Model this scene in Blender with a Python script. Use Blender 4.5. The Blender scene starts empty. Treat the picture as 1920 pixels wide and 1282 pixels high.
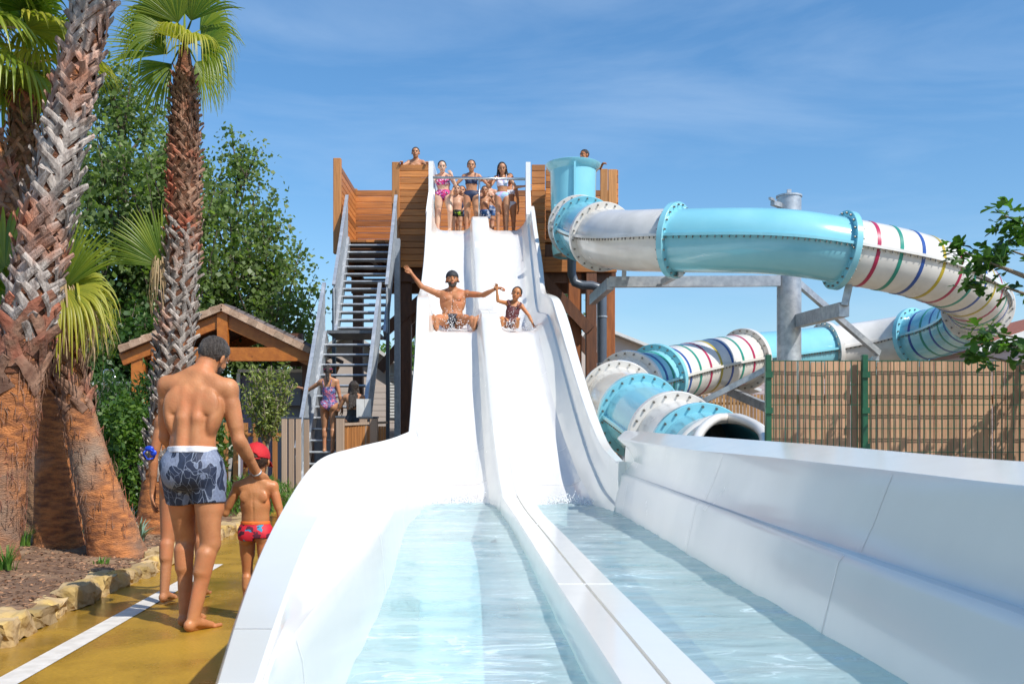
import bpy, bmesh, math, random
import numpy as np
from mathutils import Vector, Matrix, noise as mnoise
R = math.radians
random.seed(7); rng = np.random.default_rng(11)
scene = bpy.context.scene
col = scene.collection
# ------------------------------------------------------------------ camera, sky, sun, exposure
FPX, HOR, CAMZ = 1866.7, 843.0, 1.07
cam = bpy.data.cameras.new("camera"); camo = bpy.data.objects.new("camera", cam); col.objects.link(camo)
camo.location = (0, 0, CAMZ); camo.rotation_euler = (R(90), 0, 0)
cam.lens = 35; cam.sensor_width = 36; cam.shift_y = (HOR - 641) / 1920.0
cam.clip_start = 0.05; cam.clip_end = 2000
cam.dof.use_dof = True; cam.dof.focus_distance = 13.0; cam.dof.aperture_fstop = 11.0
scene.camera = camo
SUN = Vector((0.68, -0.60, 1.0)).normalized()
el = math.asin(SUN.z); az = math.atan2(SUN.x, SUN.y)
w = bpy.data.worlds.new("World"); scene.world = w; w.use_nodes = True
nt = w.node_tree; nt.nodes.clear()
N = nt.nodes.new; L = nt.links.new
out = N('ShaderNodeOutputWorld'); bg = N('ShaderNodeBackground'); sky = N('ShaderNodeTexSky')
sky.sky_type = 'NISHITA'; sky.sun_disc = False; sky.sun_elevation = el; sky.sun_rotation = az
sky.air_density = 1.15; sky.dust_density = 0.8; sky.ozone_density = 4.5
tc = N('ShaderNodeTexCoord'); mp = N('ShaderNodeMapping'); mp.inputs['Scale'].default_value = (1.2, 1.0, 5.5)
mp.inputs['Rotation'].default_value = (0, R(-9), 0)
nz = N('ShaderNodeTexNoise'); nz.inputs['Scale'].default_value = 1.7; nz.inputs['Detail'].default_value = 9; nz.inputs['Roughness'].default_value = .58; nz.inputs['Distortion'].default_value = .5
cr = N('ShaderNodeMapRange'); cr.inputs[1].default_value = .47; cr.inputs[2].default_value = .85; cr.inputs[4].default_value = .30
mix = N('ShaderNodeMixRGB'); mix.inputs[2].default_value = (5.2, 6.2, 7.4, 1)
L(tc.outputs['Generated'], mp.inputs[0]); L(mp.outputs[0], nz.inputs[0]); L(nz.outputs[0], cr.inputs[0]); L(cr.outputs[0], mix.inputs[0])
hs = N('ShaderNodeHueSaturation'); hs.inputs['Saturation'].default_value = 1.20; hs.inputs['Hue'].default_value = .498; hs.inputs['Value'].default_value = 1.08
L(sky.outputs[0], hs.inputs['Color']); L(hs.outputs[0], mix.inputs[1]); L(mix.outputs[0], bg.inputs[0]); L(bg.outputs[0], out.inputs[0])
bg.inputs[1].default_value = 0.118
sl = bpy.data.lights.new("sun", 'SUN'); so = bpy.data.objects.new("sun", sl); col.objects.link(so)
sl.energy = 3.9; sl.angle = R(.53); sl.color = (1, .955, .88)
so.rotation_euler = (-SUN).to_track_quat('-Z', 'Y').to_euler()
scene.view_settings.view_transform = 'Standard'; scene.view_settings.look = 'None'
scene.view_settings.exposure = 0.40; scene.view_settings.gamma = 1
scene.cycles.max_bounces = 8; scene.cycles.transparent_max_bounces = 14
scene.cycles.caustics_reflective = False; scene.cycles.caustics_refractive = False
scene.cycles.use_denoising = True

def P(px, py, Y):
    return Vector(((px - 960) / FPX * Y, Y, CAMZ - (py - HOR) / FPX * Y))
def PX(px, Y): return (px - 960) / FPX * Y
def PZ(py, Y): return CAMZ - (py - HOR) / FPX * Y
def lerp(a, b, t): return a + (b - a) * t

# ------------------------------------------------------------------ materials
M = {}
def nodes(name):
    m = bpy.data.materials.new(name); m.use_nodes = True; t = m.node_tree; t.nodes.clear()
    o = t.nodes.new('ShaderNodeOutputMaterial'); b = t.nodes.new('ShaderNodeBsdfPrincipled'); t.links.new(b.outputs[0], o.inputs[0])
    M[name] = m
    return m, t, b, o
def pm(name, c1, c2=None, scale=6, rough=.5, rv=.0, bump=0, bscale=None, stretch=(1, 1, 1), metal=0, coat=0, rnd=0, detail=6,
       lo=.35, hi=.65, spec=.5, sss=0, c3=None, s3=1.5, rot=(0, 0, 0), trans=0, alpha=1):
    m, t, b, o = nodes(name)
    n = t.nodes.new; l = t.links.new
    tc = n('ShaderNodeTexCoord'); mp = n('ShaderNodeMapping'); mp.inputs['Scale'].default_value = stretch; mp.inputs['Rotation'].default_value = rot
    l(tc.outputs['Object'], mp.inputs[0])
    c2 = c2 or tuple(x * .85 for x in c1)
    nz = n('ShaderNodeTexNoise'); nz.inputs['Scale'].default_value = scale; nz.inputs['Detail'].default_value = detail
    l(mp.outputs[0], nz.inputs[0])
    mr = n('ShaderNodeMapRange'); mr.inputs[1].default_value = lo; mr.inputs[2].default_value = hi; l(nz.outputs[0], mr.inputs[0])
    mx = n('ShaderNodeMixRGB'); mx.inputs[1].default_value = (*c1, 1); mx.inputs[2].default_value = (*c2, 1); l(mr.outputs[0], mx.inputs[0])
    last = mx
    if c3:
        n3 = n('ShaderNodeTexNoise'); n3.inputs['Scale'].default_value = s3; n3.inputs['Detail'].default_value = 3; l(tc.outputs['Object'], n3.inputs[0])
        r3 = n('ShaderNodeMapRange'); r3.inputs[1].default_value = .5; r3.inputs[2].default_value = .68; l(n3.outputs[0], r3.inputs[0])
        x3 = n('ShaderNodeMixRGB'); x3.inputs[2].default_value = (*c3, 1); l(r3.outputs[0], x3.inputs[0]); l(last.outputs[0], x3.inputs[1]); last = x3
    if rnd:
        at = n('ShaderNodeAttribute'); at.attribute_name = 'rnd'
        mr2 = n('ShaderNodeMapRange'); mr2.inputs[3].default_value = 1 - rnd; mr2.inputs[4].default_value = 1 + rnd; l(at.outputs['Fac'], mr2.inputs[0])
        mu = n('ShaderNodeVectorMath'); mu.operation = 'SCALE'; l(last.outputs[0], mu.inputs[0]); l(mr2.outputs[0], mu.inputs[3]); last = mu
    l(last.outputs[0], b.inputs['Base Color'])
    b.inputs['Roughness'].default_value = rough; b.inputs['Metallic'].default_value = metal; b.inputs['Specular IOR Level'].default_value = spec
    b.inputs['Coat Weight'].default_value = coat; b.inputs['Coat Roughness'].default_value = .08
    if sss:
        b.inputs['Subsurface Weight'].default_value = sss; b.inputs['Subsurface Radius'].default_value = (.9, .35, .2); b.inputs['Subsurface Scale'].default_value = .012
    if trans:
        b.inputs['Transmission Weight'].default_value = trans
    if rv:
        r = n('ShaderNodeMapRange'); r.inputs[3].default_value = max(0, rough - rv); r.inputs[4].default_value = rough + rv; l(nz.outputs[0], r.inputs[0]); l(r.outputs[0], b.inputs['Roughness'])
    if bump:
        nb = n('ShaderNodeTexNoise'); nb.inputs['Scale'].default_value = bscale or scale * 3; nb.inputs['Detail'].default_value = 5; l(mp.outputs[0], nb.inputs[0])
        bp = n('ShaderNodeBump'); bp.inputs['Strength'].default_value = bump; bp.inputs['Distance'].default_value = .02; l(nb.outputs[0], bp.inputs['Height']); l(bp.outputs[0], b.inputs['Normal'])
    return m
def leafmat(name, c1, c2, tr=.35, rough=.45):
    m, t, b, o = nodes(name); n = t.nodes.new; l = t.links.new
    at = n('ShaderNodeAttribute'); at.attribute_name = 'rnd'
    mx = n('ShaderNodeMixRGB'); mx.inputs[1].default_value = (*c1, 1); mx.inputs[2].default_value = (*c2, 1); l(at.outputs['Fac'], mx.inputs[0])
    l(mx.outputs[0], b.inputs['Base Color']); b.inputs['Roughness'].default_value = rough
    ts = n('ShaderNodeBsdfTranslucent'); mu = n('ShaderNodeMixRGB'); mu.blend_type = 'MULTIPLY'; mu.inputs[0].default_value = 1; mu.inputs[2].default_value = (1.5, 1.7, .7, 1)
    l(mx.outputs[0], mu.inputs[1]); l(mu.outputs[0], ts.inputs[0])
    ms = n('ShaderNodeMixShader'); ms.inputs[0].default_value = tr; l(b.outputs[0], ms.inputs[1]); l(ts.outputs[0], ms.inputs[2]); l(ms.outputs[0], o.inputs[0])
    return m
pm('gelcoat', (.78, .765, .715), (.74, .73, .685), 2.2, .24, .08, bump=.03, bscale=7, coat=.35, detail=10, c3=(.75, .735, .69), s3=3.5)
pm('gelcoat_edge', (.80, .775, .735), (.72, .72, .72), 3, .3, .08, bump=.05, bscale=30, coat=.2)
pm('wet_gelcoat', (.73, .715, .69), (.66, .65, .635), 2.5, .12, .08, bump=.45, bscale=9, stretch=(1.6, .5, .5), coat=.5, detail=8)
pm('basin_floor', (.68, .83, .86), (.62, .81, .85), 2, .4)
pm('wrist', (.02, .02, .02))
pm('seam', (.30, .29, .27), (.2, .2, .19), 20, .6)
pm('tube_white', (.74, .715, .67), (.62, .60, .56), 3, .24, .1, c3=(.66, .62, .56), s3=2.2, coat=.5, bump=.02, bscale=5)
pm('tube_blue', (.25, .58, .67), (.21, .53, .63), 2, .18, .05, coat=.5, bump=.02, bscale=5)
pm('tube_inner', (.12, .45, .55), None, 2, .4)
pm('band_red', (.42, .02, .08), None, 3, .3); pm('band_green', (.02, .27, .20), None, 3, .3)
pm('band_blue', (.02, .08, .32), None, 3, .3); pm('band_yellow', (.50, .38, .03), None, 3, .3)
pm('bolt', (.25, .23, .2), None, 8, .4, metal=.8)
pm('galv', (.50, .53, .56), (.36, .39, .43), 14, .42, .1, metal=.55, bump=.05, bscale=60, c3=(.58, .60, .62), s3=5)
pm('galv_panel', (.42, .46, .50), (.34, .38, .43), 18, .5, .1, metal=.35, bump=.05, bscale=70, c3=(.50, .53, .56), s3=4)
pm('steel', (.6, .6, .6), None, 8, .22, metal=.95)
pm('dark_grating', (.12, .13, .15), (.2, .21, .22), 30, .5, metal=.4)
def wood(name, c1, c2, stretch, rnd=.22, rough=.55, bump=.25, knots=True):
    m = pm(name, c1, c2, 5, rough, bump=bump, bscale=12, stretch=stretch, rnd=rnd, detail=8, lo=.3, hi=.7)
    if knots:
        t = m.node_tree; n = t.nodes.new; l = t.links.new
        b = [x for x in t.nodes if x.type == 'BSDF_PRINCIPLED'][0]; src = b.inputs['Base Color'].links[0].from_socket
        tc = n('ShaderNodeTexCoord'); mp = n('ShaderNodeMapping'); mp.inputs['Scale'].default_value = tuple(1.4 if s < .5 else 1.0 * 5.5 / 1.0 if s > 2 else 3.5 for s in stretch)
        v = n('ShaderNodeTexVoronoi'); v.inputs['Scale'].default_value = 1.0; l(tc.outputs['Object'], mp.inputs[0]); l(mp.outputs[0], v.inputs[0])
        mr = n('ShaderNodeMapRange'); mr.inputs[1].default_value = .05; mr.inputs[2].default_value = .12; mr.inputs[3].default_value = .35; mr.inputs[4].default_value = 1
        l(v.outputs['Distance'], mr.inputs[0]); mu = n('ShaderNodeVectorMath'); mu.operation = 'SCALE'; l(src, mu.inputs[0]); l(mr.outputs[0], mu.inputs[3]); l(mu.outputs[0], b.inputs['Base Color'])
    return m
wood('plank_h', (.56, .215, .052), (.32, .12, .033), (.35, 2, 6), .42)
wood('plank_v', (.52, .23, .07), (.36, .15, .045), (6, 6, .35))
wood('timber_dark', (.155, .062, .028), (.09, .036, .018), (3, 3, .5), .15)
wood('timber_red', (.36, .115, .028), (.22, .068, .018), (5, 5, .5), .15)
wood('kiosk_wood', (.52, .17, .026), (.36, .105, .018), (2, 2, 2), .15, .45)
wood('slat', (.54, .325, .20), (.42, .235, .135), (9, 9, .4), .25, .7)
wood('reed', (.42, .24, .10), (.28, .15, .06), (9, 9, .5), .35, .7, knots=False)
pm('composite', (.42, .31, .23), (.36, .26, .19), 3, .6, stretch=(14, 14, .3), rnd=.12)
pm('mesh_green', (.012, .10, .045), (.01, .075, .035), 10, .4)
pm('pvc', (.085, .105, .135), (.07, .085, .11), 3, .35)
pm('tile', (.52, .36, .25), (.36, .22, .14), 9, .8, bump=.4, rnd=.3)
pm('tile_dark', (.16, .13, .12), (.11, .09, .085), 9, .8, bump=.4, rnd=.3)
pm('tile_red', (.34, .11, .06), (.25, .08, .045), 9, .8, bump=.4, rnd=.3)
pm('siding', (.58, .50, .45), (.54, .46, .41), 2, .6)
pm('siding_mauve', (.50, .41, .40), (.45, .37, .37), 2, .6)
pm('trim_white', (.72, .72, .70), None, 4, .5)
pm('mauve_wall', (.20, .175, .23), (.165, .145, .195), 2, .7, rnd=.1)
pm('grey_wall', (.22, .23, .26), None, 2, .7)
pm('dark', (.012, .011, .01), None, 2, .9)
pm('stone', (.46, .33, .17), (.33, .23, .12), 5, .85, bump=.9, bscale=14, rnd=.3, c3=(.50, .34, .11), s3=4)
pm('plaster', (.60, .52, .42), (.5, .42, .33), 6, .8, bump=.3)
pm('bark', (.13, .10, .075), (.07, .055, .04), 10, .9, bump=.8, stretch=(3, 3, .6))
pm('bark_pale', (.30, .25, .19), (.2, .16, .12), 12, .9, bump=.6, stretch=(3, 3, .6))
leafmat('leaf_poplar', (.05, .095, .022), (.25, .33, .11), .45); leafmat('leaf_hedge', (.035, .10, .018), (.13, .22, .03))
leafmat('leaf_olive', (.11, .16, .05), (.38, .42, .12), .4); leafmat('leaf_fig', (.02, .055, .015), (.10, .22, .03), .4)
leafmat('leaf_far', (.10, .15, .06), (.20, .27, .12)); leafmat('leaf_shrub', (.02, .065, .015), (.08, .16, .03))
leafmat('frond', (.07, .15, .014), (.36, .40, .04), .42, .35); leafmat('frond_yellow', (.22, .26, .03), (.55, .48, .06), .4)
leafmat('frond_dead', (.33, .22, .12), (.60, .44, .26), .25, .7); leafmat('grass_leaf', (.05, .14, .02), (.16, .30, .05))
leafmat('agave', (.16, .27, .20), (.25, .36, .26), .15)
pm('boot', (.46, .405, .36), (.20, .16, .14), 7, .8, bump=.6, bscale=30, stretch=(4, 4, 1), rnd=.35, c3=(.42, .17, .09), s3=1.6)
pm('boot_red', (.30, .17, .11), (.16, .075, .045), 9, .85, bump=.6, bscale=30, rnd=.4, c3=(.38, .10, .05), s3=2.2)
pm('fibre', (.20, .075, .035), (.09, .04, .022), 9, .95, bump=1, bscale=30, stretch=(1, 1, 4))
pm('trunk_orange', (.56, .205, .062), (.20, .075, .032), 5, .9, bump=1, bscale=26, stretch=(1.6, 1.6, 5), c3=(.30, .21, .15), s3=1.3)
pm('trunk_brown', (.30, .165, .085), (.14, .075, .04), 5, .9, bump=1, bscale=26, stretch=(1.6, 1.6, 5), c3=(.24, .19, .15), s3=1.5)
pm('soil', (.22, .125, .07), (.12, .065, .038), 14, .95, bump=1, bscale=30, c3=(.30, .19, .11), s3=3)
pm('chip', (.36, .20, .11), (.22, .11, .06), 20, .9, rnd=.55)
pm('ground', (.30, .25, .19), (.22, .18, .13), 1.5, .9, bump=.4, bscale=20)
pm('white_strip', (.72, .68, .62), (.6, .56, .5), 12, .6, bump=.2)
pm('water_drop', (.88, .90, .92), None, 4, .2)
def path_mat():
    m, t, b, o = nodes('yellow_path'); n = t.nodes.new; l = t.links.new
    tc = n('ShaderNodeTexCoord')
    a = n('ShaderNodeTexNoise'); a.inputs['Scale'].default_value = .9; a.inputs['Detail'].default_value = 7; a.inputs['Roughness'].default_value = .6
    mp = n('ShaderNodeMapping'); mp.inputs['Scale'].default_value = (1.0, .75, 1); l(tc.outputs['Object'], mp.inputs[0]); l(mp.outputs[0], a.inputs[0])
    g = n('ShaderNodeTexNoise'); g.inputs['Scale'].default_value = 60; g.inputs['Detail'].default_value = 4; l(tc.outputs['Object'], g.inputs[0])
    cr = n('ShaderNodeValToRGB'); e = cr.color_ramp.elements; e[0].position = .38; e[0].color = (.22, .125, .020, 1); e[1].position = .62; e[1].color = (.45, .26, .028, 1)
    l(a.outputs[0], cr.inputs[0])
    mx = n('ShaderNodeMixRGB'); mx.blend_type = 'OVERLAY'; mx.inputs[0].default_value = .35; l(cr.outputs[0], mx.inputs[1]); l(g.outputs[0], mx.inputs[2]); l(mx.outputs[0], b.inputs['Base Color'])
    r = n('ShaderNodeMapRange'); r.inputs[1].default_value = .40; r.inputs[2].default_value = .58; r.inputs[3].default_value = .06; r.inputs[4].default_value = .38; l(a.outputs[0], r.inputs[0]); l(r.outputs[0], b.inputs['Roughness'])
    bp = n('ShaderNodeBump'); bp.inputs['Strength'].default_value = .12; bp.inputs['Distance'].default_value = .01; l(g.outputs[0], bp.inputs['Height']); l(bp.outputs[0], b.inputs['Normal'])
path_mat()
def water_mat():
    m = bpy.data.materials.new('pool_water'); m.use_nodes = True; M['pool_water'] = m; t = m.node_tree; t.nodes.clear(); n = t.nodes.new; l = t.links.new
    o = n('ShaderNodeOutputMaterial'); tr = n('ShaderNodeBsdfTransparent'); tr.inputs[0].default_value = (.76, .935, .955, 1)
    gl = n('ShaderNodeBsdfGlossy'); gl.inputs['Roughness'].default_value = .03; fr = n('ShaderNodeFresnel'); fr.inputs[0].default_value = 1.33
    tc = n('ShaderNodeTexCoord'); mp = n('ShaderNodeMapping'); mp.inputs['Scale'].default_value = (1.6, 3.4, 1); l(tc.outputs['Object'], mp.inputs[0])
    a = n('ShaderNodeTexNoise'); a.inputs['Scale'].default_value = 2.2; a.inputs['Detail'].default_value = 3; a.inputs['Distortion'].default_value = .8; l(mp.outputs[0], a.inputs[0])
    bp = n('ShaderNodeBump'); bp.inputs['Strength'].default_value = .22; bp.inputs['Distance'].default_value = .03; l(a.outputs[0], bp.inputs['Height'])
    b2 = n('ShaderNodeBump'); b2.inputs['Strength'].default_value = .10; b2.inputs['Distance'].default_value = .02; l(a.outputs[0], b2.inputs['Height']); l(b2.outputs[0], gl.inputs['Normal']); l(bp.outputs[0], fr.inputs['Normal'])
    fm = n('ShaderNodeMapRange'); fm.inputs[1].default_value = .02; fm.inputs[2].default_value = .75; fm.inputs[3].default_value = .03; fm.inputs[4].default_value = .42; l(fr.outputs[0], fm.inputs[0])
    ms = n('ShaderNodeMixShader'); l(fm.outputs[0], ms.inputs[0]); l(tr.outputs[0], ms.inputs[1]); l(gl.outputs[0], ms.inputs[2])
    # pale lines painted in for white reflections and highlights on the ripples
    f = n('ShaderNodeTexNoise'); f.inputs['Scale'].default_value = 2.0; f.inputs['Detail'].default_value = 6; f.inputs['Distortion'].default_value = 1.2; l(mp.outputs[0], f.inputs[0])
    ab = n('ShaderNodeMath'); ab.operation = 'SUBTRACT'; ab.inputs[1].default_value = .5; l(f.outputs[0], ab.inputs[0])
    ac = n('ShaderNodeMath'); ac.operation = 'ABSOLUTE'; l(ab.outputs[0], ac.inputs[0])
    mr = n('ShaderNodeMapRange'); mr.inputs[1].default_value = .0; mr.inputs[2].default_value = .075; mr.inputs[3].default_value = .8; mr.inputs[4].default_value = 0; l(ac.outputs[0], mr.inputs[0])
    f2 = n('ShaderNodeTexNoise'); f2.inputs['Scale'].default_value = 1.1; f2.inputs['Detail'].default_value = 4; l(mp.outputs[0], f2.inputs[0])
    r2 = n('ShaderNodeMapRange'); r2.inputs[1].default_value = .47; r2.inputs[2].default_value = .62; l(f2.outputs[0], r2.inputs[0])
    mu = n('ShaderNodeMath'); mu.operation = 'MULTIPLY'; l(mr.outputs[0], mu.inputs[0]); l(r2.outputs[0], mu.inputs[1])
    # churned water near the foot of the slide
    sp = n('ShaderNodeSeparateXYZ'); l(tc.outputs['Object'], sp.inputs[0])
    r3 = n('ShaderNodeMapRange'); r3.inputs[1].default_value = 10.1; r3.inputs[2].default_value = 11.8; l(sp.outputs[1], r3.inputs[0])
    f4 = n('ShaderNodeTexNoise'); f4.inputs['Scale'].default_value = 9; f4.inputs['Detail'].default_value = 8; l(tc.outputs['Object'], f4.inputs[0])
    r4 = n('ShaderNodeMapRange'); r4.inputs[1].default_value = .42; r4.inputs[2].default_value = .6; l(f4.outputs[0], r4.inputs[0])
    m4 = n('ShaderNodeMath'); m4.operation = 'MULTIPLY'; l(r3.outputs[0], m4.inputs[0]); l(r4.outputs[0], m4.inputs[1])
    mxx = n('ShaderNodeMath'); mxx.operation = 'MAXIMUM'; mk = n('ShaderNodeMapRange'); mk.inputs[1].default_value = .35; mk.inputs[2].default_value = .7; mk.inputs[3].default_value = .22; mk.inputs[4].default_value = .42; l(f2.outputs[0], mk.inputs[0])
    m5 = n('ShaderNodeMath'); m5.operation = 'MAXIMUM'; l(mu.outputs[0], m5.inputs[0]); l(mk.outputs[0], m5.inputs[1]); l(m5.outputs[0], mxx.inputs[0]); l(m4.outputs[0], mxx.inputs[1])
    df = n('ShaderNodeBsdfPrincipled'); df.inputs['Base Color'].default_value = (.72, .87, .89, 1); df.inputs['Roughness'].default_value = .3; b3 = n('ShaderNodeBump'); b3.inputs['Strength'].default_value = .6; b3.inputs['Distance'].default_value = .05; l(a.outputs[0], b3.inputs['Height']); l(b3.outputs[0], df.inputs['Normal'])
    m2 = n('ShaderNodeMixShader'); l(mxx.outputs[0], m2.inputs[0]); l(ms.outputs[0], m2.inputs[1]); l(df.outputs[0], m2.inputs[2]); l(m2.outputs[0], o.inputs[0])
water_mat()
def skin(name, c, c2, rough=.42, coat=0):
    pm(name, c, c2, 9, rough, .22, bump=.12, bscale=90, sss=.1, detail=9, coat=coat, lo=.3, hi=.7, spec=.4, c3=tuple(a * b_ for a, b_ in zip(c, (1.0, .82, .78))), s3=6)
skin('skin_tan', (.50, .215, .095), (.36, .145, .062), .55); skin('skin_wet', (.54, .235, .10), (.38, .145, .058), .52)
skin('skin_child', (.52, .225, .088), (.45, .185, .07), .45, .03); skin('skin_fair', (.60, .36, .24), (.54, .30, .19)); skin('skin_girl', (.50, .255, .14), (.44, .21, .11))
skin('skin_pale', (.66, .43, .31), (.58, .36, .25))
pm('hair_dark', (.022, .015, .011), (.045, .030, .020), 20, .35, bump=.7, bscale=90, stretch=(3, 3, .5))
pm('hair_grey', (.032, .022, .016), (.10, .08, .065), 26, .45, bump=.8, bscale=110, stretch=(3, 3, .6))
pm('hair_brown', (.05, .028, .016), (.09, .05, .028), 20, .4, bump=.7, bscale=90, stretch=(3, 3, .5))
pm('lip', (.38, .11, .08), None, 9, .4); pm('eye_dark', (.03, .02, .015), None, 9, .2); pm('tooth', (.75, .72, .66), None, 9, .3)
pm('cloth_white', (.72, .72, .76), (.66, .66, .7), 30, .8); pm('cap_red', (.55, .012, .018), (.45, .01, .015), 14, .75, bump=.3, bscale=120)
pm('cap_black', (.018, .018, .022), (.03, .03, .035), 14, .7); pm('navy', (.010, .022, .065), (.014, .03, .085), 12, .6)
pm('black_cloth', (.010, .012, .017), None, 12, .55); pm('maroon', (.14, .035, .035), (.10, .025, .028), 60, .6); pm('orange_cloth', (.75, .16, .02), None, 20, .7)
pm('blue_plastic', (.01, .06, .55), None, 9, .3); pm('pink_plastic', (.65, .03, .22), None, 9, .4)
pm('bracelet', (.6, .6, .58), (.4, .4, .4), 60, .35, metal=.3)
def patt(name, cols, scale, smooth=0, kind='F1', rough=.65, stretch=(1, 1, 1)):
    """cloth with a printed pattern: voronoi cells coloured from a list"""
    m, t, b, o = nodes(name); n = t.nodes.new; l = t.links.new
    tc = n('ShaderNodeTexCoord'); mp = n('ShaderNodeMapping'); mp.inputs['Scale'].default_value = stretch; l(tc.outputs['Object'], mp.inputs[0])
    wz = n('ShaderNodeTexNoise'); wz.inputs['Scale'].default_value = scale * .6; l(mp.outputs[0], wz.inputs[0])
    va = n('ShaderNodeVectorMath'); va.operation = 'SCALE'; va.inputs[3].default_value = 2.6 / scale; l(wz.outputs['Color'], va.inputs[0])
    vb = n('ShaderNodeVectorMath'); l(mp.outputs[0], vb.inputs[0]); l(va.outputs[0], vb.inputs[1])
    v = n('ShaderNodeTexVoronoi'); v.inputs['Scale'].default_value = scale; l(vb.outputs[0], v.inputs[0])
    sp = n('ShaderNodeSeparateXYZ'); l(v.outputs['Color'], sp.inputs[0])
    cr = n('ShaderNodeValToRGB'); cr.color_ramp.interpolation = 'CONSTANT'
    while len(cr.color_ramp.elements) < len(cols): cr.color_ramp.elements.new(.5)
    for i, c in enumerate(cols): cr.color_ramp.elements[i].position = i / len(cols); cr.color_ramp.elements[i].color = (*c, 1)
    l(sp.outputs[0], cr.inputs[0]); l(cr.outputs[0], b.inputs['Base Color']); b.inputs['Roughness'].default_value = rough
    return m, t, b, v, cr, mp
def trunks_mat():
    m, t, b, v, cr, mp = patt('floral_trunks', [(.010, .018, .04), (.15, .18, .26), (.016, .026, .055), (.014, .022, .05), (.19, .22, .30)], 15, stretch=(1.0, 1.0, .6))
    n = t.nodes.new; l = t.links.new
    v2 = n('ShaderNodeTexVoronoi'); v2.feature = 'DISTANCE_TO_EDGE'; v2.inputs['Scale'].default_value = 15; l(v.inputs[0].links[0].from_socket, v2.inputs[0])
    mr = n('ShaderNodeMapRange'); mr.inputs[1].default_value = .008; mr.inputs[2].default_value = .028; l(v2.outputs[0], mr.inputs[0])
    v3 = n('ShaderNodeTexVoronoi'); v3.feature = 'DISTANCE_TO_EDGE'; v3.inputs['Scale'].default_value = 16; l(mp.outputs[0], v3.inputs[0])
    m3 = n('ShaderNodeMapRange'); m3.inputs[1].default_value = .004; m3.inputs[2].default_value = .016; l(v3.outputs[0], m3.inputs[0])
    nn = n('ShaderNodeTexNoise'); nn.inputs['Scale'].default_value = 90; l(mp.outputs[0], nn.inputs[0])
    x1 = n('ShaderNodeMixRGB'); x1.inputs[1].default_value = (.24, .28, .36, 1); l(mr.outputs[0], x1.inputs[0]); l(cr.outputs[0], x1.inputs[2])
    x2 = n('ShaderNodeMixRGB'); x2.inputs[1].default_value = (.16, .19, .27, 1); l(m3.outputs[0], x2.inputs[0]); l(x1.outputs[0], x2.inputs[2])
    x3 = n('ShaderNodeMixRGB'); x3.blend_type = 'OVERLAY'; x3.inputs[0].default_value = .5; l(x2.outputs[0], x3.inputs[1]); l(nn.outputs[0], x3.inputs[2]); l(x3.outputs[0], b.inputs['Base Color'])
trunks_mat()
patt('boy_briefs', [(.60, .012, .03), (.60, .012, .03), (.55, .01, .03), (.05, .01, .02), (.60, .012, .03), (.02, .25, .4), (.1, .01, .03)], 28)
patt('pink_floral', [(.55, .01, .14), (.45, .01, .12), (.03, .01, .05), (.7, .5, .6), (.5, .02, .16), (.35, .08, .4)], 34)
patt('lilac_print', [(.62, .42, .75), (.72, .7, .85), (.35, .55, .75), (.62, .42, .75), (.75, .75, .85)], 9)
patt('ethnic_print', [(.03, .05, .16), (.40, .05, .16), (.30, .35, .5), (.05, .08, .22), (.55, .15, .2), (.1, .12, .35)], 40, stretch=(1, 1, 1.6))
patt('black_dots', [(.012, .012, .02)] * 5 + [(.10, .10, .12)] + [(.012, .012, .02)] * 2, 60)
patt('green_trunks', [(.01, .012, .01), (.01, .012, .01), (.30, .50, .03), (.01, .012, .01)], 22)
patt('blue_trunks', [(.01, .06, .20), (.02, .12, .35), (.35, .4, .5), (.01, .05, .15)], 20)

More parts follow.
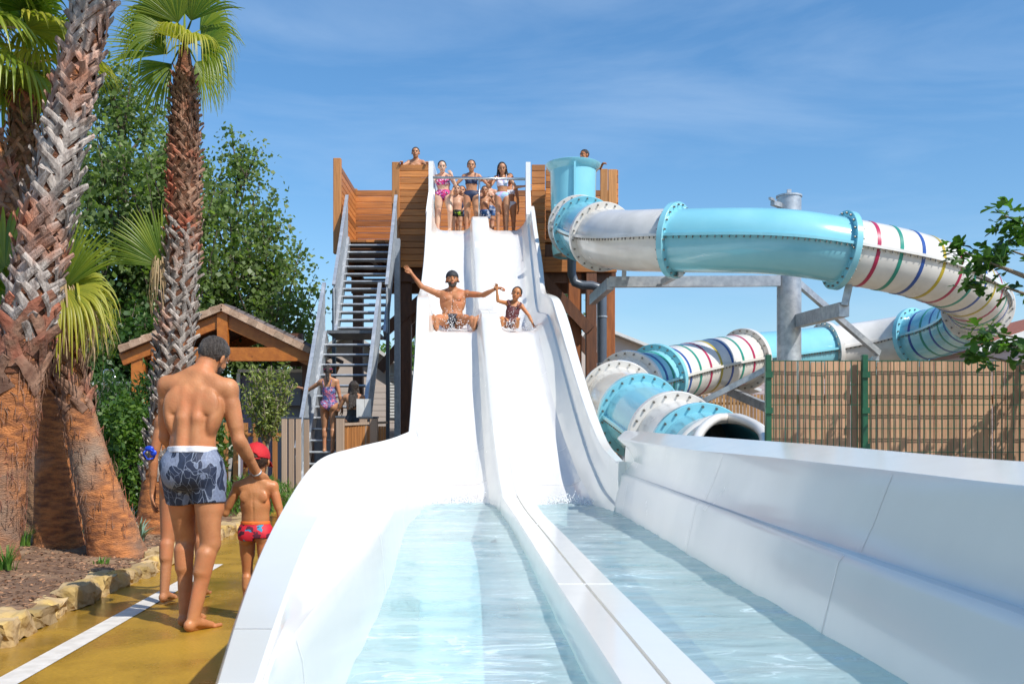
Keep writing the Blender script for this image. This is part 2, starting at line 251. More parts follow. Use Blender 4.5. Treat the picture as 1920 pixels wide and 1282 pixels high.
# ------------------------------------------------------------------ mesh helpers
class MB:
    def __init__(s): s.v = []; s.f = []; s.r = []; s.m = []
    def add(s, verts, faces, rnd=None, mi=0):
        o = len(s.v); s.v += [tuple(v) for v in verts]; s.f += [tuple(i + o for i in f) for f in faces]
        r = random.random() if rnd is None else rnd
        s.r += [r] * len(faces); s.m += [mi] * len(faces)
    def box(s, c, size, rot=None, rnd=None, mi=0, bev=0):
        x, y, z = [a / 2 for a in size]
        if bev:
            b = bev; vs = []
            for sz in (-1, 1):
                for (k, zz) in (((0, z)), ((b, z))) if 0 else ((0, 0),): pass
            ring = lambda e, zz: [(-x + e, -y, zz), (x - e, -y, zz), (x, -y + e, zz), (x, y - e, zz), (x - e, y, zz), (-x + e, y, zz), (-x, y - e, zz), (-x, -y + e, zz)]
            ins = [(a * (x - b) / x, d * (y - b) / y, zz) for (a, d, zz) in ring(b, -z)]
            vs = ins + ring(b, -z + b) + ring(b, z - b) + [(a, d, z) for (a, d, _) in ins]
            fs = [tuple(range(7, -1, -1)), tuple(range(24, 32))]
            for k in range(3):
                for i in range(8): j = (i + 1) % 8; fs.append((k * 8 + i, k * 8 + j, k * 8 + 8 + j, k * 8 + 8 + i))
        else:
            vs = [(-x, -y, -z), (x, -y, -z), (x, y, -z), (-x, y, -z), (-x, -y, z), (x, -y, z), (x, y, z), (-x, y, z)]
            fs = [(3, 2, 1, 0), (4, 5, 6, 7), (0, 1, 5, 4), (1, 2, 6, 5), (2, 3, 7, 6), (3, 0, 4, 7)]
        vs = [Vector(v) for v in vs]
        if rot is not None:
            vs = [rot @ v for v in vs]
        c = Vector(c); s.add([v + c for v in vs], fs, rnd, mi)
    def bx(s, x0, x1, y0, y1, z0, z1, **k): s.box(((x0 + x1) / 2, (y0 + y1) / 2, (z0 + z1) / 2), (abs(x1 - x0), abs(y1 - y0), abs(z1 - z0)), **k)
    def bar(s, a, b, w, h, up=(0, 0, 1), **k):
        a = Vector(a); b = Vector(b); d = (b - a); ln = d.length; d.normalize()
        side = d.cross(Vector(up));
        if side.length < 1e-4: side = d.cross(Vector((0, 1, 0)))
        side.normalize(); u = side.cross(d)
        rot = Matrix((side, d, u)).transposed()
        s.box((a + b) / 2, (w, ln, h), rot, **k)
    def rings(s, rs, close=True, cap=True, rnd=None, mi=0):
        n = len(rs[0]); vs = [v for r in rs for v in r]; fs = []
        for k in range(len(rs) - 1):
            for i in range(n if close else n - 1):
                j = (i + 1) % n; fs.append((k * n + i, k * n + j, (k + 1) * n + j, (k + 1) * n + i))
        if cap and close: fs.append(tuple(range(n - 1, -1, -1))); fs.append(tuple(range((len(rs) - 1) * n, len(rs) * n)))
        s.add(vs, fs, rnd, mi)
    def tube(s, pts, rad, n=8, cap=True, rnd=None, mi=0, squash=1):
        pts = [Vector(p) for p in pts]; rs = []
        if not hasattr(rad, '__len__'): rad = [rad] * len(pts)
        u = None
        for i, p in enumerate(pts):
            d = (pts[min(i + 1, len(pts) - 1)] - pts[max(i - 1, 0)]).normalized()
            if u is None:
                u = d.cross(Vector((0, 0, 1)));
                if u.length < .05: u = d.cross(Vector((0, 1, 0)))
            u = (u - d * u.dot(d)).normalized(); v = d.cross(u)
            rs.append([p + (u * math.cos(6.28318 * k / n) + v * math.sin(6.28318 * k / n) * squash) * rad[i] for k in range(n)])
        s.rings(rs, True, cap, rnd, mi)
    def ball(s, c, r, n=8, sc=(1, 1, 1), **k):
        c = Vector(c); rs = []
        for i in range(n // 2 + 1):
            t = math.pi * (i / (n // 2)); rr = max(math.sin(t), .01) * r
            rs.append([c + Vector((rr * math.cos(6.28318 * j / n) * sc[0], rr * math.sin(6.28318 * j / n) * sc[1], -r * math.cos(t) * sc[2])) for j in range(n)])
        s.rings(rs, **k)
    def build(s, name, mats, parent=None, smooth=False, auto=0):
        me = bpy.data.meshes.new(name); me.from_pydata(s.v, [], s.f); 
        a = me.attributes.new('rnd', 'FLOAT', 'FACE'); a.data.foreach_set('value', s.r)
        if not isinstance(mats, (list, tuple)): mats = [mats]
        for q in mats: me.materials.append(M[q])
        if len(mats) > 1: me.polygons.foreach_set('material_index', s.m)
        if smooth: me.polygons.foreach_set('use_smooth', [True] * len(me.polygons))
        me.update()
        if smooth and auto:
            me.set_sharp_from_angle(angle=R(auto))
        ob = bpy.data.objects.new(name, me); col.objects.link(ob)
        if parent is not None:
            ob.parent = parent; ob.matrix_parent_inverse = pinv(parent)
        return ob
def pinv(p):
    m = Matrix.Identity(4); q = p
    while q is not None:
        m = Matrix.LocRotScale(q.location, q.rotation_euler, q.scale) if q.parent is None else m; q = q.parent
    # children are authored in world coordinates, so undo the top-level empty's own transform
    q = p
    if q.parent is None: return m.inverted()
    return Matrix.Identity(4)
def tag(o, label, cat, group=None, kind=None):
    if label: o['label'] = label
    if cat: o['category'] = cat
    if group: o['group'] = group
    if kind: o['kind'] = kind
    return o
def empty(name, loc, label, cat, group=None, kind=None):
    o = bpy.data.objects.new(name, None); col.objects.link(o); o.location = loc; o.empty_display_size = .2
    return tag(o, label, cat, group, kind)
def copy_tree(o, parent=None):
    c = o.copy(); col.objects.link(c); c.parent = parent
    for ch in o.children:
        copy_tree(ch, c)
    return c
def npmesh(name, verts, faces, mat, parent=None, rnd=None, smooth=False):
    """fast mesh from numpy arrays; faces is (n,k)"""
    me = bpy.data.meshes.new(name); k = faces.shape[1]; nf = len(faces)
    me.vertices.add(len(verts)); me.vertices.foreach_set('co', np.asarray(verts, np.float32).ravel())
    me.loops.add(nf * k); me.loops.foreach_set('vertex_index', faces.astype(np.int32).ravel())
    me.polygons.add(nf); me.polygons.foreach_set('loop_start', (np.arange(nf) * k).astype(np.int32))
    me.polygons.foreach_set('loop_total', np.full(nf, k, np.int32))
    if smooth: me.polygons.foreach_set('use_smooth', np.ones(nf, bool))
    me.update(calc_edges=True)
    a = me.attributes.new('rnd', 'FLOAT', 'FACE'); a.data.foreach_set('value', (rng.random(nf) if rnd is None else rnd).astype(np.float32))
    me.materials.append(M[mat])
    ob = bpy.data.objects.new(name, me); col.objects.link(ob)
    if parent is not None: ob.parent = parent; ob.matrix_parent_inverse = pinv(parent)
    return ob
def leaves(cent, size, nrm=None, aspect=.75, jit=1.0, up=None, fold=.25):
    """diamond leaves (4 verts) at centres; returns verts, faces"""
    n = len(cent); d = rng.normal(size=(n, 3))
    if up is not None: d = d * jit + np.asarray(up)
    d /= np.linalg.norm(d, axis=1)[:, None]
    e = rng.normal(size=(n, 3)); e -= d * (e * d).sum(1)[:, None]; e /= np.linalg.norm(e, axis=1)[:, None]
    nn = np.cross(d, e)
    s = size * (.6 + .8 * rng.random(n))[:, None]
    a = cent - d * s * .5; b = cent + e * s * aspect * .5 + nn * s * fold * .3; c = cent + d * s * .5; g = cent - e * s * aspect * .5 + nn * s * fold * .3
    V = np.stack([a, b, c, g], 1).reshape(-1, 3); Fc = np.arange(4 * n).reshape(n, 4)
    return V, Fc
def pchip(xs, ys, x):
    xs = np.array(xs, float); ys = np.array(ys, float)
    if xs[0] > xs[-1]: xs = xs[::-1]; ys = ys[::-1]
    h = np.diff(xs); d = np.diff(ys) / h; m = np.zeros(len(xs))
    m[0] = d[0]; m[-1] = d[-1]
    for i in range(1, len(xs) - 1):
        if d[i - 1] * d[i] > 0:
            w1 = 2 * h[i] + h[i - 1]; w2 = h[i] + 2 * h[i - 1]; m[i] = (w1 + w2) / (w1 / d[i - 1] + w2 / d[i])
    x = np.clip(x, xs[0], xs[-1]); i = min(max(np.searchsorted(xs, x) - 1, 0), len(h) - 1); t = (x - xs[i]) / h[i]
    return float((2*t**3-3*t**2+1)*ys[i] + (t**3-2*t**2+t)*h[i]*m[i] + (-2*t**3+3*t**2)*ys[i+1] + (t**3-t**2)*h[i]*m[i+1])
def catmull(pts, n):
    pts = [Vector(p) for p in pts]; out = []
    for i in range(len(pts) - 1):
        p0 = pts[max(i - 1, 0)]; p1 = pts[i]; p2 = pts[i + 1]; p3 = pts[min(i + 2, len(pts) - 1)]
        for k in range(n):
            t = k / n
            out.append(.5 * ((2 * p1) + (p2 - p0) * t + (2 * p0 - 5 * p1 + 4 * p2 - p3) * t * t + (3 * p1 - p0 - 3 * p2 + p3) * t ** 3))
    out.append(pts[-1]); return out
# ------------------------------------------------------------------ ground, path, planted bed
b = MB(); b.add([(-400, -60, -.02), (400, -60, -.02), (400, 900, -.02), (-400, 900, -.02)], [(0, 1, 2, 3)])
tag(b.build('ground', 'ground'), 'sandy pale ground spreading under the whole water park', 'ground', kind='structure')
CURB = [(3.0, -2.45), (4.2, -2.58), (5.27, -2.72), (6.6, -2.89), (8.7, -3.08), (11.35, -3.40), (13.2, -3.60), (16.0, -3.95), (18, -4.3)]
def cx(Y): return pchip([c[0] for c in CURB], [c[1] for c in CURB], Y)
b = MB(); ys = np.linspace(2.5, 18, 30)
for i in range(29):
    y0, y1 = ys[i], ys[i + 1]; b.add([(cx(y0) - .15, y0, 0), (-.3, y0, 0), (-.3, y1, 0), (cx(y1) - .15, y1, 0)], [(0, 1, 2, 3)], rnd=.5)
tag(b.build('path', 'yellow_path'), 'wet mustard yellow concrete path running beside the slide basin', 'path', kind='structure')
b = MB()   # ribbed white guide strip
a0 = Vector((-2.20, 3.2, .004)); a1 = P(405, 1057, 9.3); a1.z = .004
d = (a1 - a0); s_ = Vector((d.y, -d.x, 0)).normalized()
b.add([a0 - s_ * .067, a0 + s_ * .067, a1 + s_ * .067, a1 - s_ * .067], [(0, 1, 2, 3)], rnd=.5)
tag(b.build('guide_strip', 'white_strip'), 'long ribbed white guide strip set into the yellow path', 'guide strip')
def bedz(x, y):
    u = cx(y) - x
    return .10 + .05 * min(u, 3) + .035 * mnoise.noise(Vector((x * 1.7, y * 1.7, 0))) + .015 * mnoise.noise(Vector((x * 7, y * 7, 3)))
b = MB(); nx, ny = 60, 90; vs = []
for j in range(ny + 1):
    y = 3.0 + 13 * j / ny
    for i in range(nx + 1):
        u = (i / nx) ** 1.6 * 7; x = cx(y) - .12 - u; vs.append((x, y, bedz(x, y) if i else -.01))
b.add(vs, [(j * (nx + 1) + i + 1, j * (nx + 1) + i, (j + 1) * (nx + 1) + i, (j + 1) * (nx + 1) + i + 1) for j in range(ny) for i in range(nx)])
tag(b.build('planting_bed', 'soil', smooth=True), 'raised bed of brown wood chip mulch under the palms', 'mulch bed', kind='structure')
n = 9000; V = []; Fc = []
yy = 4.0 + 8.5 * rng.random(n) ** 1.3; uu = .12 + 3.2 * rng.random(n) ** 1.3
cc = np.array([[cx(y) - u, y, bedz(cx(y) - u, y) + .006] for y, u in zip(yy, uu)])
V, Fc = leaves(cc, .05, aspect=.35, up=(0, 0, 0), jit=1)
V[:, 2] = cc.repeat(4, 0)[:, 2] + (V[:, 2] - cc.repeat(4, 0)[:, 2]) * .35
tag(npmesh('wood_chips', V, Fc, 'chip'), 'loose red brown wood chips covering the palm bed', 'mulch', kind='stuff')
# kerb stones
y = 3.4; k = 0
while y < 15.2:
    ln = random.uniform(.20, .40) ; hh = random.uniform(.11, .17); dp = random.uniform(.16, .24)
    ym = y + ln / 2; x = cx(ym); th = math.atan2(cx(ym + .2) - cx(ym - .2), .4)
    b = MB(); rs = []; nseg = 7; seed = random.random() * 100
    bmm = bmesh.new(); bmesh.ops.create_cube(bmm, size=1); bmesh.ops.subdivide_edges(bmm, edges=bmm.edges[:], cuts=4, use_grid_fill=True)
    for v in bmm.verts:
        c = v.co.copy(); v.co = Vector((c.x * dp, c.y * ln * .97, c.z * hh))
        q = (abs(c.x) * 2) ** 6 + (abs(c.y) * 2) ** 6 + (abs(c.z) * 2) ** 6
        v.co *= 1 - .035 * max(q - 1, 0)
        v.co += mnoise.noise_vector(c * 1.6 + Vector((seed, 0, 0))) * .035 + mnoise.noise_vector(c * 5 + Vector((seed, 5, 0))) * .012
    me = bpy.data.meshes.new('kerb_stone'); bmm.to_mesh(me); bmm.free(); me.materials.append(M['stone'])
    a_ = me.attributes.new('rnd', 'FLOAT', 'FACE'); a_.data.foreach_set('value', [random.random()] * len(me.polygons))
    o = bpy.data.objects.new('kerb_stone', me); col.objects.link(o); o.location = (x - .1 + random.uniform(-.02, .02), ym, hh / 2 - .015); o.rotation_euler = (random.uniform(-.05, .05), random.uniform(-.08, .08), -th + random.uniform(-.12, .12))
    tag(o, 'rough ochre limestone block in the kerb row between palm bed and yellow path', 'kerb stone', 'limestone blocks edging the palm bed')
    y += ln + .008; k += 1

# ------------------------------------------------------------------ the double body slide
ST = [22.3, 21.5, 21.15, 20, 18.5, 17.4, 16.9, 16.3, 16.0, 15.6, 14.6, 13.3, 12.3, 11.6, 10.9, 10.2]
FZ = [5.80, 5.80, 5.68, 4.93, 4.00, 3.30, 3.10, 3.01, 2.97, 2.72, 1.94, 1.10, .67, .49, .26, .09]
DZ = [6.08, 6.08, 6.02, 5.34, 4.44, 3.70, 3.46, 3.34, 3.28, 3.08, 2.38, 1.50, 1.00, .80, .68, .61]
FLS = [22.3, 21.2, 20.9, 20, 18.5, 17.4, 16.9, 16.5, 16.0, 15.4, 14.6, 12.6, 11.5, 10.4]
FLZ = [6.25, 6.25, 6.12, 5.48, 4.50, 3.86, 3.72, 3.64, 3.50, 3.10, 2.50, 1.46, 1.12, .95]
def S(xs, ys): return lambda Y: pchip(xs, ys, Y)
fz = S(ST, FZ); dz = S(ST, DZ); flz = S(FLS, FLZ)
XS = [22.3, 21.2, 18.5, 17.0, 16.0, 14.4, 12.2, 10.2]
LXo = S([22.3, 21, 18.5, 17, 16, 14.6, 13.3, 12.2, 10.2], [-1.86, -1.80, -1.655, -1.60, -1.53, -1.43, -1.35, -1.27, -1.14])
LXi = S([22.3, 21, 18.5, 17, 16, 14.6, 13.3, 12.2, 10.2], [-1.74, -1.69, -1.50, -1.42, -1.33, -1.24, -1.17, -1.11, -1.0])
F0 = S([22.3, 21.5, 16, 14.2, 12, 10.2], [-1.66, -1.62, -1.25, -1.14, -1.04, -.95])
D0 = S([22.3, 21.2, 16, 14.2, 12, 10.2], [-.93, -.863, -.514, -.365, -.20, -.12]); D1 = S([22.3, 21.2, 16, 14.2, 12, 10.2], [-.57, -.511, -.214, -.015, .15, .21])
F1 = S([22.3, 21.2, 16, 14.2, 12, 10.2], [-.96, -.90, -.57, -.44, -.30, -.17]); R0 = S([22.3, 21.2, 16, 14.2, 12, 10.2], [-.54, -.48, -.17, .04, .21, .26])
R1 = S([22.3, 21.3, 18.5, 17, 16, 14.2, 12.8, 11.5, 10.2], [.17, .20, .25, .30, .40, .60, .78, .90, .97])
LE = S([22.3, 21.3, 18.5, 17, 16, 14.6, 12.8, 11.0, 10.2], [.30, .33, .40, .45, .57, .76, .92, 1.0, 1.08])
RXi = S([22.3, 21, 18.5, 17, 16.5, 16, 15.4, 14.6, 12.6, 10.5, 10.2], [.36, .385, .48, .50, .55, .62, .70, .81, .97, 1.07, 1.09])
RXo = S([22.3, 21, 18.5, 17, 16.5, 16, 15.4, 14.6, 12.6, 10.5, 10.2], [.45, .475, .575, .60, .66, .765, .87, .96, 1.10, 1.17, 1.18])
slide = empty('water_slide', (-.4, 15, 0), 'white two lane body slide dropping from the timber tower into the basin', 'water slide')
SY = [float(v) for v in np.concatenate([np.linspace(22.3, 21.5, 3), np.linspace(21.35, 10.2, 110)])]
def lane(xa, xb, name, mat):
    m = MB(); rs = []
    for Y in SY:
        a_, b_ = xa(Y), xb(Y); z = fz(Y); r = []
        for i in range(13):
            t = i / 12; e = abs(2 * t - 1); r.append((lerp(a_, b_, t), Y, z + .07 * max(0, (e - .55) / .45) ** 2.2))
        rs.append(r)
    m.rings(rs, close=False, cap=False, rnd=.5); return m.build(name, mat, slide, smooth=True)
lane(F0, F1, 'lane', 'wet_gelcoat'); lane(R0, R1, 'lane', 'wet_gelcoat')
m = MB(); rs = []
for Y in SY:
    z = fz(Y) + .07; t_ = dz(Y); a_, c_ = D0(Y), D1(Y); e_ = .025
    f = 1 if Y < 21.25 else 1
    rs.append([(F1(Y), Y, z), (lerp(F1(Y), a_, .6), Y, lerp(z, t_, .45)), (a_, Y, t_ - e_), (a_ + e_, Y, t_), ((a_ + c_) / 2 - .006, Y, t_), ((a_ + c_) / 2, Y, t_ - .008), ((a_ + c_) / 2 + .006, Y, t_), (c_ - e_, Y, t_), (c_, Y, t_ - e_), (lerp(R0(Y), c_, .6), Y, lerp(z, t_, .45)), (R0(Y), Y, z)])
m.rings([r for r, Y in zip(rs, SY) if Y <= 21.36], close=True, cap=True, rnd=.5); dv = m.build('divider', 'gelcoat', slide, smooth=True, auto=40)
m = MB(); rs = []
for Y in SY:
    z = fz(Y) + .07; t_ = flz(Y); o_, i_ = LXo(Y), LXi(Y); f_ = F0(Y)
    rs.append([(o_ + .02, Y, z - .55), (o_, Y, t_ - .02), (o_ + .01, Y, t_), (i_ - .012, Y, t_), (i_, Y, t_ - .015), (lerp(i_, f_, .25), Y, lerp(z, t_, .62)), (lerp(i_, f_, .28), Y, lerp(z, t_, .55)), (lerp(i_, f_, .55), Y, lerp(z, t_, .25)), (f_, Y, z), (f_ + .01, Y, z - .1)])
m.rings(rs, close=True, cap=True, rnd=.5); m.build('side_wall', 'gelcoat', slide, smooth=True, auto=35)
m = MB(); rs = []
for Y in SY:
    z = fz(Y) + .07; t_ = flz(Y); o_, i_ = RXo(Y), RXi(Y); f_ = R1(Y); l_ = LE(Y); zl = z + (t_ - z) * .42
    rs.append([(f_ - .01, Y, z - .1), (f_, Y, z), (lerp(f_, l_, .35), Y, lerp(z, zl, .35)), (l_ - .03, Y, zl - .015), (l_ - .02, Y, zl), (l_ + .015, Y, zl + .004), (l_ + .02, Y, zl + .012), (lerp(l_, i_, .75), Y, lerp(zl, t_, .6)), (i_, Y, t_ - .015), (i_ + .012, Y, t_), (o_ - .01, Y, t_), (o_, Y, t_ - .02), (o_ - .02, Y, z - .55)])
m.rings(rs, close=True, cap=True, rnd=.5); m.build('side_wall', 'gelcoat', slide, smooth=True, auto=35)
# tall fins at the start box
def fin(x0, x1, zt, lab):
    m = MB(); pr = [(22.75, 5.7), (22.75, zt), (21.62, zt), (21.5, zt - .03), (21.46, 6.62), (20.98, 6.22), (20.75, 5.98), (20.9, 5.6)]
    rs = [[(x, y, z) for y, z in pr] for x in (x0, x0 + .015, x1 - .015, x1)]
    m.rings(rs, rnd=.5); m.build('start_fin', 'gelcoat_edge', slide)
fin(-1.80, -1.70, 7.33, 0); fin(.30, .40, 7.31, 0)
# thin joints across the lanes
for Y in (20.3, 17.6, 14.9, 13.2, 12.2):
    m = MB()
    for xa, xb in ((F0, F1), (R0, R1)):
        rs = []
        for yy_ in (Y - .006, Y + .006):
            rs.append([(lerp(xa(yy_), xb(yy_), i / 12), yy_, fz(yy_) + .003 + .07 * max(0, (abs(2 * i / 12 - 1) - .55) / .45) ** 2.2) for i in range(13)])
        m.rings(rs, close=False, cap=False, rnd=.5)
    m.build('joint', 'gelcoat_edge', slide)
for Y in (19.6, 16.6, 13.6):
    m = MB()
    for x in (LXo(Y) + .3, RXo(Y) - .3):
        m.tube([(x, Y, -.02), (x, Y, fz(Y) - .1)], .06, 10)
    m.bar((LXo(Y) + .1, Y, fz(Y) - .12), (RXo(Y) - .1, Y, fz(Y) - .12), .1, .1)
    m.build('support_frame', 'galv', slide)
# safety bar over the start
g = MB(); g.tube([P(812, 333, 21.5), P(985, 336, 21.5)], .028, 10)
gate = g.build('safety_bar', 'steel', slide, smooth=True)
g = MB(); g.tube([P(898.5, 335, 21.5), P(898.5, 412, 21.45)], .02, 10); g.build('bar_post', 'steel', gate, smooth=True)
g = MB(); g.tube([(-1.69, 21.6, 6.1), (-1.69, 21.6, 6.9)], .018, 8); g.build('bar_post', 'steel', gate, smooth=True)

# ------------------------------------------------------------------ run-out basin
BY = [10.2, 9.4, 8.5, 7.6, 7, 6.2, 5.5, 5, 4.5, 4, 3.5, 2.9, 2.3, 1.9, 1.63]
basin = empty('splash_basin', (.2, 5, 0), 'long white run-out basin holding the shallow water at the foot of the slide', 'pool basin')
lz = S([10.4, 2.2, -1], [.84, .70, .67])
def rlip(Y):
    xi = pchip([10.2, 9.4, 8.5, 7, 5, 3.5, 2.5, -1], [1.09, 1.15, 1.20, 1.25, 1.30, 1.30, 1.28, 1.25], Y); zi = pchip([10.2, 9.4, 8.5, 7, 5, 3.5, 2.5, -1], [1.20, 1.155, 1.12, 1.071, 1.032, 1.0, .98, .95], Y)
    xo = pchip([10.2, 9.4, 8.5, 7, 5, 2.5, -1], [1.18, 1.33, 1.42, 1.50, 1.56, 1.55, 1.5], Y); zo = pchip([10.2, 8.5, 7, 5, 2.5, -1], [1.267, 1.20, 1.154, 1.095, 1.026, 1.0], Y)
    return xi, zi, xo, zo
m = MB(); rs = []
for Y in np.linspace(10.3, -1.2, 70):
    Y = float(Y); xi, zi, xo, zo = rlip(Y); zl = lz(Y); x1 = 1.136; x2 = pchip([10.3, 5, 2.2, -1], [1.15, 1.18, 1.20, 1.21], Y); bul = pchip([10.3, 8.5, 5, -1], [.10, .03, 0, 0], Y)
    rs.append([(.90, Y, .12), (.98, Y, .20), (1.05, Y, .42), (x1 - .02, Y, zl - .03), (x1, Y, zl - .006), (x1 + .008, Y, zl), (x2 - .006, Y, zl), (x2, Y, zl + .006),
               (lerp(x2, xi, .4) + bul, Y, lerp(zl, zi, .35)), (lerp(x2, xi, .8) + bul * .7, Y, lerp(zl, zi, .75)), (xi, Y, zi - .015), (xi + .008, Y, zi), (xo - .01, Y, zo), (xo, Y, zo - .015), (xo - .02, Y, .9), (xo - .1, Y, -.02), (.9, Y, -.02)])
m.rings(rs, close=True, cap=True, rnd=.5); wallr = m.build('side_wall', 'gelcoat', basin, smooth=True, auto=30)
ly = [10.5, 8, 5.5, 4, 3.5, 2.9, 2.3, 1.9, 1.5]
lin = [(785, 821), (752, 850), (693, 878), (634, 915), (605, 955), (575, 1011), (524, 1132), (505, 1205), (479, 1305)]
lout = [(778, 804), (720, 825), (654, 841), (581, 864), (527, 935), (478, 1015), (432, 1130), (412, 1205), (392, 1305)]
xi_ = [PX(p[0], y) for p, y in zip(lin, ly)]; zi_ = [PZ(p[1], y) for p, y in zip(lin, ly)]; xo_ = [PX(p[0], y) for p, y in zip(lout, ly)]; zo_ = [PZ(p[1], y) for p, y in zip(lout, ly)]
yg = np.linspace(1.5, 10.5, 181)
def smooth(a, xs=ly, sg=.55):
    v = np.array([pchip(xs, a, float(y)) for y in yg]); K = np.exp(-.5 * (np.arange(-40, 41) * .05 / sg) ** 2); K /= K.sum()
    e0 = 2 * v[0] - v[1:41][::-1]; e1 = 2 * v[-1] - v[-41:-1][::-1]; return np.convolve(np.concatenate([e0, v, e1]), K, 'valid')
sx_i, sz_i, sx_o, sz_o = smooth(xi_), smooth(zi_, sg=.35), smooth(xo_, sg=.7), smooth(zo_, sg=.35)
sl_x = smooth([-1.07, -.843, -.674, -.56, -.455, -.40], [10.5, 7.5, 5.5, 4.24, 2.2, 1.5], .8)
lx = lambda Y: float(np.interp(Y, yg, sl_x))
m = MB(); rs = []
for Y in np.linspace(10.5, 1.58, 80):
    Y = float(Y); xi, zi, xo, zo = [float(np.interp(Y, yg, q)) for q in (sx_i, sz_i, sx_o, sz_o)]; zl = min(lz(Y), zi - .012); x1 = lx(Y); 
    x1 = max(x1, xi + .015)
    rs.append([(x1 + .16, Y, .12), (x1 + .08, Y, .22), (x1 + .035, Y, .42), (x1 + .012, Y, zl - .05), (x1, Y, zl - .01), (x1 - .006, Y, zl), (lerp(x1, xi, .35), Y, lerp(zl, zi, .18) ), (lerp(x1, xi, .75) , Y, lerp(zl, zi, .6)), (xi, Y, zi - .01), (xi - .008, Y, zi), (xo + .008, Y, zo), (xo, Y, zo - .014), (xo + .03, Y, zo - .08), (xo + .06, Y, -.02), (x1 + .2, Y, -.02)])
m.rings(rs, close=True, cap=True, rnd=.5); walll = m.build('side_wall', 'gelcoat', basin, smooth=True, auto=35)
for Y in (4.25, 7.4, 2.0):   # panel joints on the left wall
    xi, zi, xo, zo = [float(np.interp(Y, yg, q)) for q in (sx_i, sz_i, sx_o, sz_o)]; zl = lz(Y); x1 = lx(Y); m = MB()
    m.rings([[(x, yy_, z + .0015) for x, z in ((xi - .008, zi), (xo + .008, zo))] for yy_ in (Y - .0025, Y + .0025)], close=False, cap=False)
    m.rings([[(x + .002, yy_, z + .002) for x, z in ((x1 + .035, .42), (x1 + .012, zl - .05), (x1, zl - .01))] for yy_ in (Y - .0025, Y + .0025)], close=False, cap=False)
    m.build('panel_joint', 'gelcoat_edge', walll)
m = MB(); m.bx(-1.5, -.15, -1.2, 1.56, -.02, .62); m.build('low_wall', 'gelcoat', basin)
BD0 = S([12, 10.2, 8, 6.14, 3.87, 2.2, -1.2], [-.2, -.12, 0, .08, .166, .234, .34]); BD1 = S([12, 10.2, 8, 6.14, 3.87, 2.2, -1.2], [.15, .21, .26, .33, .404, .465, .58])
m = MB(); rs = []
for Y in np.linspace(10.2, -1.2, 60):
    Y = float(Y); a_, c_ = BD0(Y), BD1(Y); t_ = pchip([10.2, 9, 8, 5, -1], [.61, .575, .56, .55, .55], Y); mm = (a_ + c_) / 2
    rs.append([(a_ - .05, Y, .12), (a_ - .012, Y, .40), (a_, Y, t_ - .02), (a_ + .012, Y, t_), (mm - .006, Y, t_), (mm - .004, Y, t_ - .02), (mm + .004, Y, t_ - .02), (mm + .006, Y, t_), (c_ - .012, Y, t_), (c_, Y, t_ - .02), (c_ + .012, Y, .40), (c_ + .05, Y, .12)])
m.rings(rs, close=True, cap=True, rnd=.5); dvb = m.build('divider', 'gelcoat', basin, smooth=True, auto=30)
m = MB()
for Y in (3.87, 6.9, 9.6):
    a_, c_ = BD0(Y), BD1(Y); t_ = pchip([10.2, 9, 8, 5, -1], [.61, .575, .56, .55, .55], Y)
    m.bx(a_ + .012, c_ - .012, Y - .002, Y + .002, t_ - .005, t_ + .0015)
m.build('joint', 'gelcoat_edge', dvb)
m = MB(); m.add([(-1.1, -1.2, .12), (1.0, -1.2, .12), (1.0, 11, .12), (-1.1, 11, .12)], [(0, 1, 2, 3)], rnd=.5); m.build('basin_floor', 'basin_floor', basin)
m = MB()
for Y in (9.55, 6.05, 3.4):   # panel joints down the right wall
    xi, zi, xo, zo = rlip(Y); zl = lz(Y); x1 = 1.136; x2 = pchip([10.3, 5, 2.2, -1], [1.15, 1.18, 1.20, 1.21], Y); bul = pchip([10.3, 8.5, 5, -1], [.10, .03, 0, 0], Y)
    prof = [(1.05, .42), (x1 - .02, zl - .03), (x1, zl - .004)]
    prof2 = [(x2, zl + .006), (lerp(x2, xi, .4) + bul, lerp(zl, zi, .35)), (lerp(x2, xi, .8) + bul * .7, lerp(zl, zi, .75)), (xi, zi - .015)]
    for pr in (prof, prof2):
        m.rings([[(x - .003, yy_, z) for x, z in pr] for yy_ in (Y - .003, Y + .003)], close=False, cap=False)
m.build('panel_joint', 'gelcoat_edge', wallr)
# water in both lanes: one sheet per lane
def waterlane(xa, xb, lab, y0, y1):
    nx_, ny_ = 70, 420; ys_ = y0 + (y1 - y0) * (np.linspace(0, 1, ny_ + 1) ** 1.5); vs = []
    for Y in ys_:
        a_, b_ = xa(float(Y)), xb(float(Y))
        for i in range(nx_ + 1):
            x = lerp(a_, b_, i / nx_); amp = lerp(.010, .030, max(0, min(1, (Y - 8) / 3.4)))
            h = mnoise.noise(Vector((x * 1.5, Y * 3.2, 1.3))) * amp + mnoise.noise(Vector((x * 2.6, Y * 6, 4.1))) * amp * .4 + mnoise.noise(Vector((x * 7, Y * 12, 9))) * amp * .10
            vs.append((x, float(Y), .45 + h))
    vs = np.array(vs); idx = np.arange((nx_ + 1) * (ny_ + 1)).reshape(ny_ + 1, nx_ + 1)
    Fc = np.stack([idx[:-1, :-1], idx[:-1, 1:], idx[1:, 1:], idx[1:, :-1]], -1).reshape(-1, 4)
    o = npmesh('water', vs, Fc, 'pool_water', smooth=True); tag(o, lab, 'water', kind='structure')
waterlane(lambda Y: (lx(Y) + .032 if Y < 10.4 else -1.02), lambda Y: (BD0(Y) - .012 if Y < 10.2 else F1(Y) + .03), 'shallow rippling pale turquoise water in the left lane of the basin', -1.0, 11.75)
